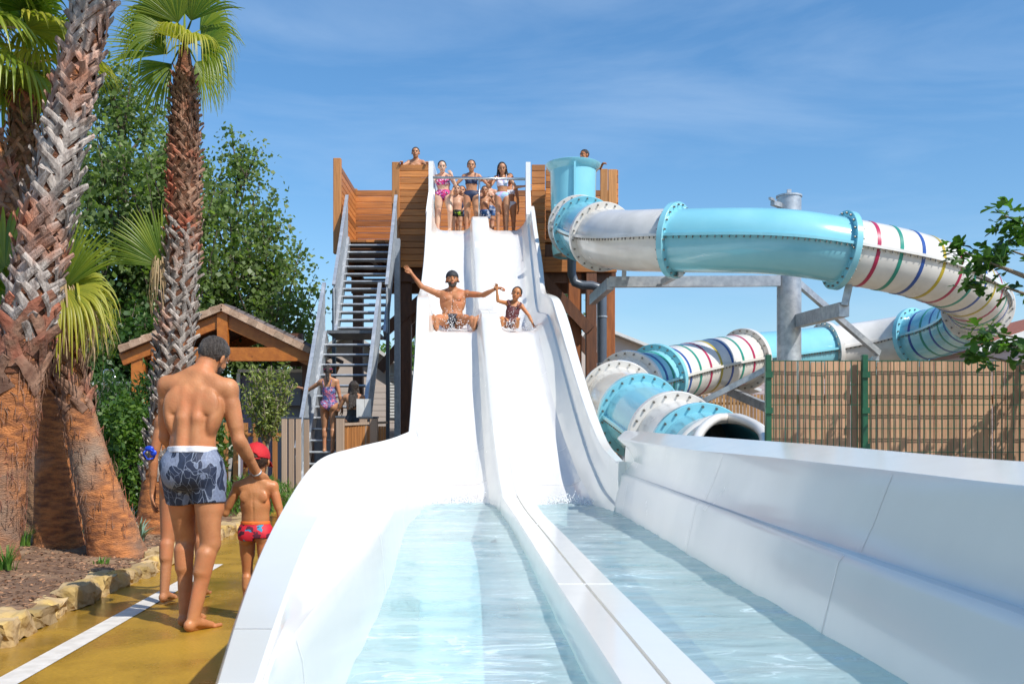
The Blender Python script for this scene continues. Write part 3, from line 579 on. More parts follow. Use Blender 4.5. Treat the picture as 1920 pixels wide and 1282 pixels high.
waterlane(lambda Y: (BD1(Y) + .012 if Y < 10.2 else R0(Y) - .03), lambda Y: min(1.052, .98 + .072 * max(0, min(1, (10.9 - Y) / .7))), 'shallow rippling blue water in the right lane of the basin', -1.0, 11.75)
# ------------------------------------------------------------------ timber tower
tower = empty('timber_tower', (-.6, 23.4, 0), 'tall timber start tower with plank boxing behind the top of the white slide', 'tower')
YF, YB, ZT, ZD = 22.3, 24.5, 7.45, 5.78
def planks_x(x0, x1, y, z0, z1, name, mat='plank_h', n=None, th=.04, parent=tower):
    m = MB(); n = n or max(1, round((z1 - z0) / .145)); h = (z1 - z0) / n
    for i in range(n): m.box(((x0 + x1) / 2, y + random.uniform(-.003, .003), z0 + (i + .5) * h), (x1 - x0, th, h - .008), bev=.006)
    return m.build(name, mat, parent)
def planks_y(x, y0, y1, z0, z1, name, mat='plank_h', th=.04, parent=tower):
    m = MB(); n = max(1, round((z1 - z0) / .145)); h = (z1 - z0) / n
    for i in range(n): m.box((x, (y0 + y1) / 2, z0 + (i + .5) * h), (th, y1 - y0, h - .008), bev=.006)
    return m.build(name, mat, parent)
planks_x(-2.56, -1.87, YF, 5.15, ZT, 'plank_panel')              # left box front
planks_x(-3.92, -2.3, YB, 5.8, ZT, 'plank_panel'); planks_x(-2.3, 2.4, YB, 5.8, ZT, 'plank_panel')
planks_y(-3.86, 22.1, YB - .03, 5.2, ZT, 'plank_panel')
planks_x(.44, .74, YF, 5.1, ZT, 'plank_panel'); planks_x(.76, 1.1, YF + .25, 5.3, ZT - .04, 'plank_panel')
planks_y(2.36, YF, YB - .03, 5.4, 7.34, 'plank_panel')
m = MB(); m.box((2.06, YF, 6.4), (.17, .05, 1.9), bev=.006); m.box((2.25, YF, 6.4), (.19, .05, 1.88), bev=.006); m.build('plank_panel', 'plank_v', tower)
for (x, y) in ((-3.86, 22.02), (-2.60, 22.32), (-3.9, 24.6)):
    m = MB(); m.box((x, y, 6.45), (.17, .14, 2.1), bev=.008); m.build('corner_post', 'plank_v', tower)
m = MB()
for i in range(30): m.bx(-3.9 + i * .209, -3.9 + i * .209 + .2, 22.35, 24.5, ZD - .05, ZD) if -3.9 + i * .209 < 2.2 else None
m.build('deck', 'plank_h', tower)
m = MB(); m.bx(-1.7, .35, 22.32, 22.9, ZD, ZD + .015); m.build('start_mat', 'gelcoat_edge', tower)
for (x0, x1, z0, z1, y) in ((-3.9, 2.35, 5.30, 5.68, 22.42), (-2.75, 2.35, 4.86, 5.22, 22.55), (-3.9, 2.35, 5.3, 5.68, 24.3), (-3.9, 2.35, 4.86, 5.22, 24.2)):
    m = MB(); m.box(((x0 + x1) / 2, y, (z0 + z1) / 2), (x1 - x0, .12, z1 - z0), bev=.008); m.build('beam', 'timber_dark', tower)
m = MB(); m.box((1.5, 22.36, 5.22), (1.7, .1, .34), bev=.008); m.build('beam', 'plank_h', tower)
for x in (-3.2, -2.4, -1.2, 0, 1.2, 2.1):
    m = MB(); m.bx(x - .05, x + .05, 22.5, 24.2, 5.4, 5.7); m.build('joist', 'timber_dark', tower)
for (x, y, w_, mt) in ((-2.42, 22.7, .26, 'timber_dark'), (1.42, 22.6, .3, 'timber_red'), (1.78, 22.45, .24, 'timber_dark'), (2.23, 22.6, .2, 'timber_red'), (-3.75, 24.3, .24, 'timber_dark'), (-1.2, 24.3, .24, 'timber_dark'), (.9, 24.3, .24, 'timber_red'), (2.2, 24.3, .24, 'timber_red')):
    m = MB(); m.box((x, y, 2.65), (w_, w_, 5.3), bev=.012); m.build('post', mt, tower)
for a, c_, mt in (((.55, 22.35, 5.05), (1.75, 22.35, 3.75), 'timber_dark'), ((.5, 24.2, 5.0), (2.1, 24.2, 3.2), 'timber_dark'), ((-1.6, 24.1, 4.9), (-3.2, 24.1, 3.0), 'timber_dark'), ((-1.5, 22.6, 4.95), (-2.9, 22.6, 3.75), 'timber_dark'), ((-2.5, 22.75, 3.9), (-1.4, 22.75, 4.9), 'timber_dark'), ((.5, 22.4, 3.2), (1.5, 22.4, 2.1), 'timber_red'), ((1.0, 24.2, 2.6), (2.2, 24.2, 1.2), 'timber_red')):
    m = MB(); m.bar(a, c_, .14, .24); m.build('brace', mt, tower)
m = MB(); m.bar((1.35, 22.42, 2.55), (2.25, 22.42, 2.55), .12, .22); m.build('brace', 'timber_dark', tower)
m = MB()
for px, py in ((752, 474), (790, 474), (1016, 482), (1060, 482), (1110, 482)): m.ball(P(px, py, 22.3), .022, 8)
m.build('bolts', 'bolt', tower)
# ------------------------------------------------------------------ galvanised stair
stair = empty('metal_staircase', (-3.1, 19.5, 0), 'steep galvanised metal staircase with panelled sides climbing to the timber tower', 'staircase')
XL, XR = -3.63, -2.62
F_ = [(22.1, 5.78), (20.6, 3.60), (19.35, 3.20), (17.0, .12)]     # nose line of the two flights
def treads(y0, z0, y1, z1, n):
    for i in range(n):
        t = i / (n - 1); y = lerp(y0, y1, t); z = lerp(z0, z1, t); m = MB()
        m.bx(XL + .02, XR - .02, y - .03, y + .23, z - .035, z - .004); t_ = m.build('tread', 'dark_grating', stair)
        m = MB(); m.tube([(XL + .02, y - .035, z - .02), (XR - .02, y - .035, z - .02)], .022, 8); m.build('nosing', 'galv', t_)
treads(22.1, 5.62, 20.72, 3.62, 12); treads(19.3, 3.12, 17.1, .22, 15)
m = MB(); m.bx(XL + .02, XR - .02, 19.4, 20.6, 3.34, 3.40); m.build('landing', 'dark_grating', stair)
for x, sgn in ((XL, -1), (XR, 1)):
    for (ya, za, yb_, zb) in ((22.15, 5.7, 20.55, 3.42), (19.45, 3.3, 17.0, .05)):
        m = MB(); m.bar((x, ya, za), (x, yb_, zb), .06, .28); m.build('stringer', 'galv', stair)
        # ribbed side panel: a sheet with vertical pickets and a top rail
        m = MB(); n = 22; hh = 1.02
        th = .012; pts = [(ya, za + .1), (yb_, zb + .1), (yb_ - .12, zb + hh - .12), (yb_ - .02, zb + hh), (ya, za + hh)]
        m.rings([[(x + sgn * .04 + o, y, z) for y, z in pts] for o in (-th / 2, th / 2)], rnd=.5)
        for i in range(n + 1):
            t = i / n; y = lerp(ya, yb_, t); z = lerp(za, zb, t); m.bar((x + sgn * .04, y, z + .06), (x + sgn * .04, y, z + hh), .04, .018, up=(0, 1, 0))
        pnl = m.build('side_panel', 'galv_panel', stair)
        m = MB(); m.bar((x + sgn * .04, ya, za + hh), (x + sgn * .04, yb_ - .05, zb + hh + .02), .07, .05); m.build('handrail', 'galv', pnl)
m = MB(); m.bar((XR + .05, 20.6, 4.4), (XR + .05, 20.6, 0), .07, .09, up=(0, 1, 0)); m.bar((XL - .05, 20.6, 4.4), (XL - .05, 20.6, 0), .07, .09, up=(0, 1, 0)); m.build('support_posts', 'pvc', stair)
m = MB(); m.bar((XR + .1, 21.9, 5.7), (XR + .1, 21.9, 0), .12, .16, up=(0, 1, 0)); m.build('support_post', 'galv_panel', stair)

# ------------------------------------------------------------------ tube slide
tubeT = empty('tube_slide', (5, 17, 0), 'closed tube water slide of white, turquoise and rainbow striped rings looping to the right', 'tube slide')
path = [(1.36, 21.3, 5.68), (1.30, 20.1, 5.56), (1.33, 18.9, 5.28), (1.52, 17.8, 4.90), (1.88, 16.8, 4.60), (2.62, 15.95, 4.42), (4.0, 15.35, 4.28), (5.06, 15.3, 4.13), (6.5, 15.7, 3.93), (7.75, 16.8, 3.72), (8.45, 18.2, 3.54), (8.5, 19.6, 3.42),
        (7.95, 20.7, 3.33), (6.9, 21.0, 3.20), (5.7, 20.5, 3.03), (4.55, 19.5, 2.84), (3.35, 18.4, 2.56), (2.45, 17.4, 2.30), (1.85, 16.5, 2.08), (1.66, 15.5, 1.86), (1.74, 14.3, 1.62), (1.98, 13.0, 1.30), (2.12, 12.0, 1.10), (2.16, 11.0, .96), (2.14, 9.9, .86)]
NP = 8; tp = catmull(path, NP); TR = .5
def frames(pts):
    out = []
    for i, p in enumerate(pts):
        d = (pts[min(i + 1, len(pts) - 1)] - pts[max(i - 1, 0)]).normalized(); s = d.cross(Vector((0, 0, 1))).normalized(); out.append((p, d, s, s.cross(d)))
    return out
FR = frames(tp)
def idx(k): return int(round(k * NP))
def ring(fr, r, n=40): p, d, s, u = fr; return [p + (s * math.cos(6.28318 * k / n) + u * math.sin(6.28318 * k / n)) * r for k in range(n)]
def shell(i0, i1, mat, name='tube_section'):
    m = MB(); rs = [ring(FR[i], TR) for i in range(i0, i1 + 1)]; inn = [ring(FR[i], TR - .015) for i in range(i1, i0 - 1, -1)]
    m.rings(rs + inn + [rs[0]], cap=False, rnd=.5); sec = m.build(name, mat, tubeT, smooth=True, auto=50)
    m = MB()   # side joint flanges, both sides
    for sg in (1, -1):
        rr = []
        for i in range(i0, i1 + 1):
            p, d, s, u = FR[i]; rr.append([p + s * sg * (TR - .01) + u * .022, p + s * sg * (TR + .055) + u * .022, p + s * sg * (TR + .055) - u * .022, p + s * sg * (TR - .01) - u * .022])
        m.rings(rr, rnd=.5)
    m.build('side_flange', mat, sec)
    m = MB()
    for sg in (1, -1):
        for i in range(i0 * 2 + 1, i1 * 2, 1):
            p, d, s, u = FR[i // 2]
            if i % 2: q = FR[min(i // 2 + 1, len(FR) - 1)]; p = (p + q[0]) / 2
            c = p + s * sg * (TR + .035) - u * .022; m.tube([c, c - u * .035], .012, 5)
    m.build('side_bolts', 'bolt', sec); return sec
def flange(i, mat, nb=22, r=TR + .105, th=.05):
    p, d, s, u = FR[i]; m = MB(); n = 48
    prof = [(-th, TR - .004), (-th, r - .006), (-th + .006, r), (th - .006, r), (th, r - .006), (th, TR - .004)]
    m.rings([[p + d * a + (s * math.cos(6.28318 * k / n) + u * math.sin(6.28318 * k / n)) * rr for k in range(n)] for a, rr in prof], cap=False, rnd=.5)
    f = m.build('ring_flange', mat, tubeT, smooth=True, auto=40)
    m = MB()
    for k in range(nb):
        a = 6.28318 * (k + .5) / nb; q = (s * math.cos(a) + u * math.sin(a)) * (r - .045)
        for sg in (1, -1): m.tube([p + q + d * sg * th, p + q + d * sg * (th + .03)], [.017, .014], 6)
    m.build('flange_bolts', 'bolt', f)
def bands(sec, i0, i1, cols, wd=.03):
    L_ = [0]; 
    for i in range(i0, i1): L_.append(L_[-1] + (tp[i + 1] - tp[i]).length)
    tot = L_[-1]; n = len(cols)
    for q, c in enumerate(cols):
        s0 = tot * (q + .5) / n; j = max(k for k in range(len(L_)) if L_[k] <= s0); i = i0 + j; t = (s0 - L_[j]) / max(1e-6, (L_[min(j + 1, len(L_) - 1)] - L_[j]) or 1)
        a, b_ = FR[i], FR[min(i + 1, len(FR) - 1)]; p = a[0].lerp(b_[0], t); d = a[1].lerp(b_[1], t).normalized(); s = d.cross(Vector((0, 0, 1))).normalized(); u = s.cross(d)
        m = MB(); m.rings([[p + d * o + (s * math.cos(6.28318 * k / 40) + u * math.sin(6.28318 * k / 40)) * rr for k in range(40)] for o, rr in ((-wd, TR - .002), (-wd, TR + .005), (wd, TR + .005), (wd, TR - .002))], cap=False, rnd=.5)
        m.build('stripe', 'band_' + c, sec, smooth=True, auto=40)
W_, B_ = 'tube_white', 'tube_blue'
secs = [(0, 1.6, B_, None), (1.6, 2.3, W_, None), (2.3, 3.3, B_, None), (3.3, 5, W_, None), (5, 7, B_, None),
        (7, 9.6, W_, ['red', 'green', 'blue', 'yellow', 'red', 'green', 'blue', 'yellow', 'red', 'green', 'blue']), (9.6, 11.6, B_, ['green', 'blue', 'green', 'blue', 'green', 'blue']), (11.6, 13.2, W_, None), (13.2, 15.0, B_, None),
        (15.0, 16.9, W_, ['red', 'green', 'blue', 'yellow', 'red', 'green', 'blue']), (16.9, 17.8, B_, ['green', 'blue', 'yellow']), (17.8, 19, W_, None), (19, 20, B_, None), (20, 21.2, W_, None), (21.2, 22.6, B_, None), (22.6, 24, W_, None)]
secs[12] = (19, 20.3, W_, None); secs = secs[:12] + [(19, 20.2, W_, None), (20.2, 21.4, B_, None), (21.4, 22.6, W_, None), (22.6, 23.3, B_, None), (23.3, 24, W_, None)]
for a, c_, mt, bd in secs:
    s_ = shell(idx(a), idx(c_), mt)
    if bd: bands(s_, idx(a) + 1, idx(c_) - 1, bd)
for k, mt in ((1.6, W_), (2.3, B_), (3.3, W_), (5, B_), (7, B_), (9.6, W_), (11.6, B_), (13.2, W_), (15, W_), (16.9, B_), (17.8, W_), (19, W_), (20.2, B_), (21.4, W_), (22.6, B_)):
    flange(idx(k), mt)
# start pot: open flared drum
m = MB(); c = Vector((1.32, 21.5, 0)); prof = [(.44, 5.25), (.46, 5.4), (.48, 6.2), (.50, 7.06), (.58, 7.15), (.60, 7.21), (.585, 7.22), (.48, 7.1), (.46, 6.2), (.43, 5.4)]
m.rings([[c + Vector((r * math.cos(6.28318 * k / 40), r * math.sin(6.28318 * k / 40), z)) for k in range(40)] for r, z in prof], cap=False, rnd=.5)
m.bx(1.30, 1.345, 20.93, 21.03, 5.9, 7.15); m.box((1.32 - .3, 21.1, 6.1), (.25, .12, .3))
pot = m.build('start_drum', B_, tubeT, smooth=True, auto=40)
m = MB(); m.rings([[c + Vector((.44 * math.cos(6.28318 * k / 30), .44 * math.sin(6.28318 * k / 30), z)) for k in range(30)] for z in (5.28, 5.32)], rnd=.5); m.build('drum_floor', B_, pot)
# exit mouth flaring into an open trough that runs beside the basin wall
m = MB(); rs = []; rin = []
EX = [(2.14, 9.9, .86, .5, 0), (2.09, 9.65, .85, .53, .0), (2.05, 9.45, .84, .54, .06), (2.02, 9.2, .83, .52, .14), (1.97, 8.95, .83, .48, .2), (1.91, 8.7, .84, .42, .25), (1.875, 8.45, .85, .355, .29), (1.86, 8.2, .86, .31, .31), (1.86, 7.6, .85, .28, .33), (1.86, 6.8, .83, .28, .34), (1.87, 5, .80, .27, .34), (1.87, 2, .78, .27, .36), (1.87, -1, .76, .27, .36)]
n = 40
for (x, y, z, r, cut) in EX:
    a = []
    for k in range(n + 1):
        ang = math.pi * (-1.5 + 0) ; t = k / n; half = math.pi * (1 - cut) if cut > 0 else math.pi * .999
        th_ = -math.pi / 2 + (t * 2 - 1) * half; a.append(((x + math.cos(th_) * r), y, z + math.sin(th_) * r * (1 if th_ else 1)))
    rs.append(a)
for (x, y, z, r, cut) in EX:
    a = []
    for k in range(n + 1):
        t = k / n; half = math.pi * (1 - cut) if cut > 0 else math.pi * .999
        th_ = -math.pi / 2 + (t * 2 - 1) * half; a.append(((x + math.cos(th_) * (r - .03)), y, z + math.sin(th_) * (r - .03)))
    rin.append(a)
loops = [o + i_[::-1] for o, i_ in zip(rs, rin)]
m.rings(loops, cap=True, rnd=.5); mouth = m.build('exit_trough', W_, tubeT, smooth=True, auto=50)
m = MB(); m.tube(catmull([Vector(r_[-1]) for r_ in rs[1:-1]], 3), .045, 10); m.tube(catmull([Vector(r_[0]) for r_ in rs[1:-1]], 3), .045, 10); m.tube([Vector(p) for p in rs[1]], .05, 10); m.build('mouth_rim', W_, mouth, smooth=True)
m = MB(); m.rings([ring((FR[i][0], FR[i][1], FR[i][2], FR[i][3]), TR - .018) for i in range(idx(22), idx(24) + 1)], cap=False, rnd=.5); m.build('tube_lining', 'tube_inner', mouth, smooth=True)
m = MB()
for y_ in (8.5, 6.5, 4.5, 2.5): m.bx(1.5, 2.0, y_, y_ + .1, -.02, .2)
m.build('trough_feet', 'galv', tubeT)
# drain pipe under the drum
pipe = MB(); pz = [P(1072, 470, 21.2), P(1072, 515, 21.2), P(1078, 530, 21.2), P(1092, 535, 21.2), P(1110, 535, 21.2), P(1124, 540, 21.2), P(1129, 553, 21.2), P(1129, 600, 21.2), (PX(1129, 21.2), 21.2, 0)]
pipe.tube(pz, .095, 14); po = tag(pipe.build('drain_pipe', 'pvc', smooth=True, auto=40), 'dark grey plastic drain pipe with elbows running down the tower below the turquoise drum', 'pipe')
for z in (3.9, 2.9, 1.9):
    m = MB(); m.tube([(PX(1129, 21.2), 21.2, z - .015), (PX(1129, 21.2), 21.2, z + .015)], .11, 14); m.bar((PX(1129, 21.2), 21.25, z), (PX(1129, 21.2), 21.6, z), .02, .02); m.build('pipe_clamp', 'galv', po)
# ------------------------------------------------------------------ support column with arms
colm = empty('support_column', (4.87, 17.5, 0), 'thick galvanised steel column with a hook on top holding up the tube slide', 'column')
m = MB(); m.tube([(4.87, 17.5, 0), (4.87, 17.5, 5.5)], .21, 32); pole = m.build('pole', 'galv', colm, smooth=True, auto=40)
m = MB(); m.tube([(4.87, 17.5, 5.5), (4.87, 17.5, 5.53)], .225, 32); m.box((4.87, 17.5, 5.58), (.07, .05, .12)); m.build('cap', 'galv', pole)
m = MB(); m.bar((4.70, 17.4, 5.33), (4.50, 17.2, 5.33), .08, .08); m.bar((4.52, 17.2, 5.38), (4.4, 17.0, 5.36), .04, .04); m.build('lug', 'galv', colm)
def arm(a, c_, w0=.14, w1=.14, mat='galv', name='arm'):
    m = MB(); a = Vector(a); c_ = Vector(c_); m.bar(a, c_, w0, w1); return m.build(name, mat, colm)
arm((4.68, 17.4, PZ(527, 17.4)), (1.70, 17.4, PZ(529, 17.4)), .12, .18)
arm((1.72, 17.4, PZ(532, 17.4)), (1.60, 19.8, 4.05), .12, .2)
arm((5.0, 17.35, PZ(601, 17.3)), (5.14, 15.4, PZ(580, 15.4)), .16, .22); arm((5.14, 15.38, 3.3), (5.20, 15.35, 3.62), .10, .10, name='saddle')
arm((1.9, 16.9, 3.95), (1.9, 16.85, 4.2), .07, .07, name='saddle'); arm((2.62, 17.3, 3.98), (2.7, 15.9, 3.9), .08, .1)
arm((5.05, 17.6, PZ(530, 17.6)), (6.85, 18.6, PZ(662, 18.6)), .09, .11); arm((6.8, 18.6, 2.72), (7.1, 21.0, 2.60), .12, .2)
arm((4.7, 17.6, 2.60), (3.1, 18.2, 1.75), .09, .1); arm((6.2, 18.7, 2.62), (7.9, 20.4, 2.60), .12, .12)
arm((4.7, 17.7, 1.75), (4.2, 19.2, 2.2), .1, .16)
for (x, y, z) in ((3.35, 18.4, 2.05), (7.95, 20.7, 2.8), (1.95, 13.1, .75), (1.7, 15.4, 1.35)):
    m = MB(); m.tube([(x, y, -.02), (x, y, z)], .07, 12); m.box((x, y, z - .02), (.3, .3, .04)); tag(m.build('support_post', 'galv'), {3: 'galvanised post below the striped lower tube', 7: 'galvanised post under the far bend of the tube slide'}.get(int(x), 'short galvanised post under the %s bolted rings of the tube slide' % ('lowest' if y < 14 else 'elbow')), 'post', 'posts under the tube slide')
# ------------------------------------------------------------------ mesh and slat fence on the right
fence = empty('slatted_fence', (4, 8.45, 0), 'pale timber slat fence with green wire mesh panels in front, on the right', 'fence')
fy = 8.4; fx0 = PX(1444, fy)
m = MB(); x = fx0 + .03; k = 0
while x < 7.2:
    wd_ = random.choice((.095, .11, .12)); m.box((x + wd_ / 2, fy + .07 + random.uniform(-.004, .004), .915 + random.uniform(-.004, .004)), (wd_, .018, 1.81), Matrix.Rotation(random.uniform(-.004, .004), 3, 'Y')); x += wd_ + random.uniform(.004, .016)
sl_ = m.build('slats', 'slat', fence)
m = MB()
for z in (.3, .9, 1.5): m.bx(fx0, 7.2, fy + .09, fy + .13, z - .04, z + .04)
m.build('back_rails', 'slat', sl_)
def meshpanel(x0, x1):
    m = MB(); x = x0 + .03
    while x < x1 - .02: m.box((x, fy, .92), (.006, .006, 1.80)); x += .0505
    for z in (.05, .25, .45, .65, .85, 1.05, 1.25, 1.45, 1.62, 1.82):
        for dy in (-.006, .006): m.box(((x0 + x1) / 2, fy + dy, z), (x1 - x0, .005, .006 if z != 99 else .01))
    m.build('wire_mesh', 'mesh_green', fence)
xs = [fx0 - .02, PX(1620, fy), PX(1620, fy) + 2.5, PX(1620, fy) + 4.6]
for i in range(3): meshpanel(xs[i] + .02, xs[i + 1] - .02)
for x in xs:
    m = MB(); m.box((x, fy - .01, .93), (.05, .05, 1.88), bev=.006)
    for z in (.2, .5, .8, 1.1, 1.4, 1.7): m.box((x, fy - .04, z), (.06, .02, .05))
    m.build('post', 'mesh_green', fence)
# ------------------------------------------------------------------ slatted reed fences behind
def reedfence(x0, x1, y, z1, lab, w_=.05, gap=.02, z0=0, mat='reed', grp=None, y1=None, name='slat_fence'):
    e = empty(name, ((x0 + x1) / 2, y, 0), lab, 'fence', grp)
    m = MB(); x = x0; y1 = y if y1 is None else y1
    while x < x1:
        yy_ = lerp(y, y1, (x - x0) / (x1 - x0)); m.box((x, yy_, (z0 + z1) / 2 + random.uniform(-.01, .01)), (w_, .02, z1 - z0)); x += w_ + gap
    m.build('slats', mat, e)
    m = MB()
    for z in (z0 + .25, z1 - .2): m.bar((x0, y + .04, z), (x1, y1 + .04, z), .03, .06)
    m.build('rails', mat, e); return e
reedfence(-2.55, .6, 25.6, 2.45, 'tall brown slat fence behind the foot of the tower', .06, .02)
reedfence(1.5, 7.5, 23.2, 2.35, 'long brown slat fence behind the lower striped tube', .06, .02)
reedfence(PX(405, 17.2), PX(532, 17.2), 17.2, PZ(793, 17.2), 'low fence of orange brown slats in front of the lilac hut wall', .085, .085, mat='plank_v')
cp = empty('composite_post_screen', (PX(540, 15.5), 15.5, 0), 'tall beige grooved composite boards standing beside the foot of the staircase', 'screen')
for i, (px, dy) in enumerate(((533, 0), (545, .05), (557, .1), (566, .35))):
    m = MB(); m.box((PX(px, 15.5), 15.5 + dy, .78), (.085, .04, 1.56), bev=.006); q = m.build('board', 'composite', cp)
    m = MB(); m.box((PX(px, 15.5), 15.5 + dy, 1.57), (.095, .05, .02)); m.build('board_cap', 'pvc', q)
bn = empty('composite_bin_store', (PX(675, 15.2), 15.2, 0), 'low bin store of orange brown grooved boards at the foot of the metal staircase', 'bin store')
for px in (638, 676, 696):
    m = MB(); m.box((PX(px, 15.2), 15.2 if px < 650 else 15.5, .78), (.12, .1, 1.56), bev=.008); q = m.build('post', 'composite', bn); m = MB(); m.box((PX(px, 15.2), 15.2 if px < 650 else 15.5, 1.575), (.14, .12, .025)); m.build('post_cap', 'pvc', q)
m = MB(); i = 0; x = PX(645, 15.2)
while x < PX(716, 15.2): m.box((x, 15.3 + (x - PX(645, 15.2)) * .55, .72), (.035, .03, 1.44)); x += .038
m.build('board_panel', 'plank_v', bn); m = MB(); m.bar((PX(642, 15.2), 15.28, 1.46), (PX(718, 15.2), 15.65, 1.5), .07, .04); m.build('top_rail', 'composite', bn)
sg_ = MB(); sg_.box(P(676, 765, 16.2), (.13, .02, .3)); sg_.box(P(690, 765, 16.2), (.10, .02, .3)); tag(sg_.build('notice_panel', 'trim_white'), 'small blank white notice panel behind the bin store', 'notice panel')
# ------------------------------------------------------------------ shelter with tiled roof
KY = 19.5
def kp(px, py, dy=0): return P(px, py, KY + dy)
k_ = empty('tiled_shelter', (PX(430, KY), KY + 1.5, 0), 'open shelter with orange timber truss and low tiled roof beside the staircase', 'shelter')
ridge = kp(430, 585); eL = kp(243, 668); eR = kp(592, 668); dep = 3.2
for nm, a, c_ in (('l', ridge, kp(243, 662)), ('r', ridge, kp(592, 664))):
    m = MB(); a2, c2 = a + Vector((0, 0, .06)), c_ + Vector((0, 0, .06)); d = (c2 - a2); n_t = 9
    # tiles: rows of curved tiles running down the slope
    nrm = Vector((-d.z, 0, d.x)).normalized(); nrm = nrm if nrm.z > 0 else -nrm
    for j in range(14):
        y_ = -.35 + j * dep / 13
        for i in range(n_t):
            p0 = a2 + d * (i / n_t); p1 = a2 + d * ((i + 1.12) / n_t)
            rs = []
            for p, rr in ((p0, .10), (p1, .125)):
                rs.append([p + Vector((0, y_ + math.cos(q) * rr, 0)) + nrm * (math.sin(q) * rr * .55 + .02 * (p is p1)) for q in (0, .8, 1.57, 2.35, 3.14)] + [p + Vector((0, y_ + math.cos(q) * (rr - .02), 0)) + nrm * ((math.sin(q)) * (rr - .02) * .55) for q in (3.14, 2.35, 1.57, .8, 0)])
            m.rings(rs)
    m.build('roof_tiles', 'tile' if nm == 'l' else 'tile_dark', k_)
    m = MB(); n_e = 5   # verge tiles at the gable edge
    for i in range(n_e * 2):
        p0 = a2 + d * (i / (n_e * 2)) + Vector((0, -.52, -.05)); p1 = a2 + d * ((i + .98) / (n_e * 2)) + Vector((0, -.52, -.05)); m.bar(p0, p1, .06, .11, up=(0, 1, 0) if 0 else (0, 0, 1))
        m.bar(p0 + Vector((0, .1, .06)), p1 + Vector((0, .1, .06)), .24, .03)
    m.build('verge_tiles', 'tile' if nm == 'l' else 'tile', k_)
    m = MB(); m.bar(a + Vector((0, -.38, -.20)), c_ + Vector((0, -.38, -.16)), .10, .24); m.build('rafter', 'kiosk_wood', k_); m = MB(); m.bar(a + Vector((0, 2.4, -.2)), c_ + Vector((0, 2.4, -.16)), .1, .24); m.build('rafter', 'kiosk_wood', k_)
    m = MB(); m.bar(a + Vector((0, 1.1, -.05)), c_ + Vector((0, 1.1, -.05)), dep - .1, .03, up=(0, 0, 1)); m.build('ceiling_boards', 'timber_dark', k_)
m = MB(); m.bar(ridge + Vector((0, -.42, -.05)), P(430, 685, KY) + Vector((0, -.42, 0)), .2, .12, up=(0, 1, 0)); m.build('king_post', 'kiosk_wood', k_)
m = MB(); m.bar(kp(300, 668) + Vector((0, -.40, 0)), kp(592, 668) + Vector((0, -.40, 0)), .12, .26); m.build('tie_beam', 'kiosk_wood', k_)
m = MB(); m.bar(kp(272, 655) + Vector((0, -.3, 0)), Vector((PX(272, KY), KY - .3, 0)), .24, .2, up=(0, 1, 0)); m.build('post', 'kiosk_wood', k_)
m = MB(); m.bar(kp(300, 662) + Vector((0, -.2, 0)), kp(300, 700) + Vector((0, -.2, 0)), .1, .1, up=(0, 1, 0)); m.bar(kp(286, 668) + Vector((0, -.25, 0)), kp(310, 668) + Vector((0, -.25, 0)), .1, .16); m.build('bracket', 'kiosk_wood', k_)
for a_, c_, w1_, w2_ in ((kp(578, 670), Vector((PX(578, KY), KY, 0)), .2, .2), (kp(505, 600) + Vector((0, 2.3, 0)), kp(505, 668) + Vector((0, 2.3, 0)), .34, .2), (kp(300, 660) + Vector((0, 2.5, 0)), Vector((PX(300, KY), KY + 2.5, 0)), .2, .2)):
    m = MB(); m.bar(a_, c_, w1_, w2_, up=(0, 1, 0)); m.build('post', 'timber_dark', k_)
m = MB(); x = PX(440, KY)
while x < PX(500, KY): m.box((x + .06, KY + .5, 1.28), (.118, .03, 2.56)); x += .122
m.bx(PX(430, KY), PX(441, KY), KY + .45, KY + .5, 0, 2.5); m.build('lilac_cladding', 'mauve_wall', k_)
m = MB(); m.bx(PX(500, KY), PX(585, KY), KY + .46, KY + .55, 0, 2.62); m.bx(PX(585, KY) - .1, PX(585, KY), KY + .55, KY + 2.6, 0, 2.62); m.bx(PX(430, KY), PX(585, KY), KY + 2.55, KY + 2.65, 0, 2.5); m.build('hut_wall', 'grey_wall', k_)
m = MB(); m.bx(PX(435, KY), PX(585, KY), KY + .4, KY + .5, 2.62, 2.68); m.bx(PX(433, KY), PX(439, KY), KY + .40, KY + .48, 0, 2.6); m.build('counter_edge', 'trim_white', k_)
m = MB(); m.box(P(546, 742, KY + .35), (.42, .16, .4), bev=.01); tag(m.build('wall_box', 'grey_wall'), 'grey metal service box on the grey hut wall', 'service box')
# shower head beside the hedge
m = MB(); m.tube([P(195, 745, 19), P(195, 696, 19), P(198, 693, 19), P(211, 693, 19), P(214, 697, 19), P(214, 704, 19)], .018, 8); sh = MB(); tag(m.build('shower', 'steel', smooth=True), 'chrome bent pipe shower rising above the low plastered wall', 'shower'); 
so_ = scene.objects['shower']; sh.tube([P(214, 702, 19), P(214, 706, 19), P(214, 711, 19)], [.03, .085, .09], 12); sh.build('shower_head', 'steel', so_, smooth=True)
m = MB(); m.bx(PX(120, 19.6), PX(268, 19.6), 19.6, 19.8, 0, PZ(722, 19.6)); wl = tag(m.build('garden_wall', 'plaster'), 'low plastered garden wall behind the hedge', 'wall'); m = MB(); m.bx(PX(120, 19.6), PX(268, 19.6), 19.5, 19.85, PZ(722, 19.6), PZ(716, 19.6)); m.build('coping', 'trim_white', wl)
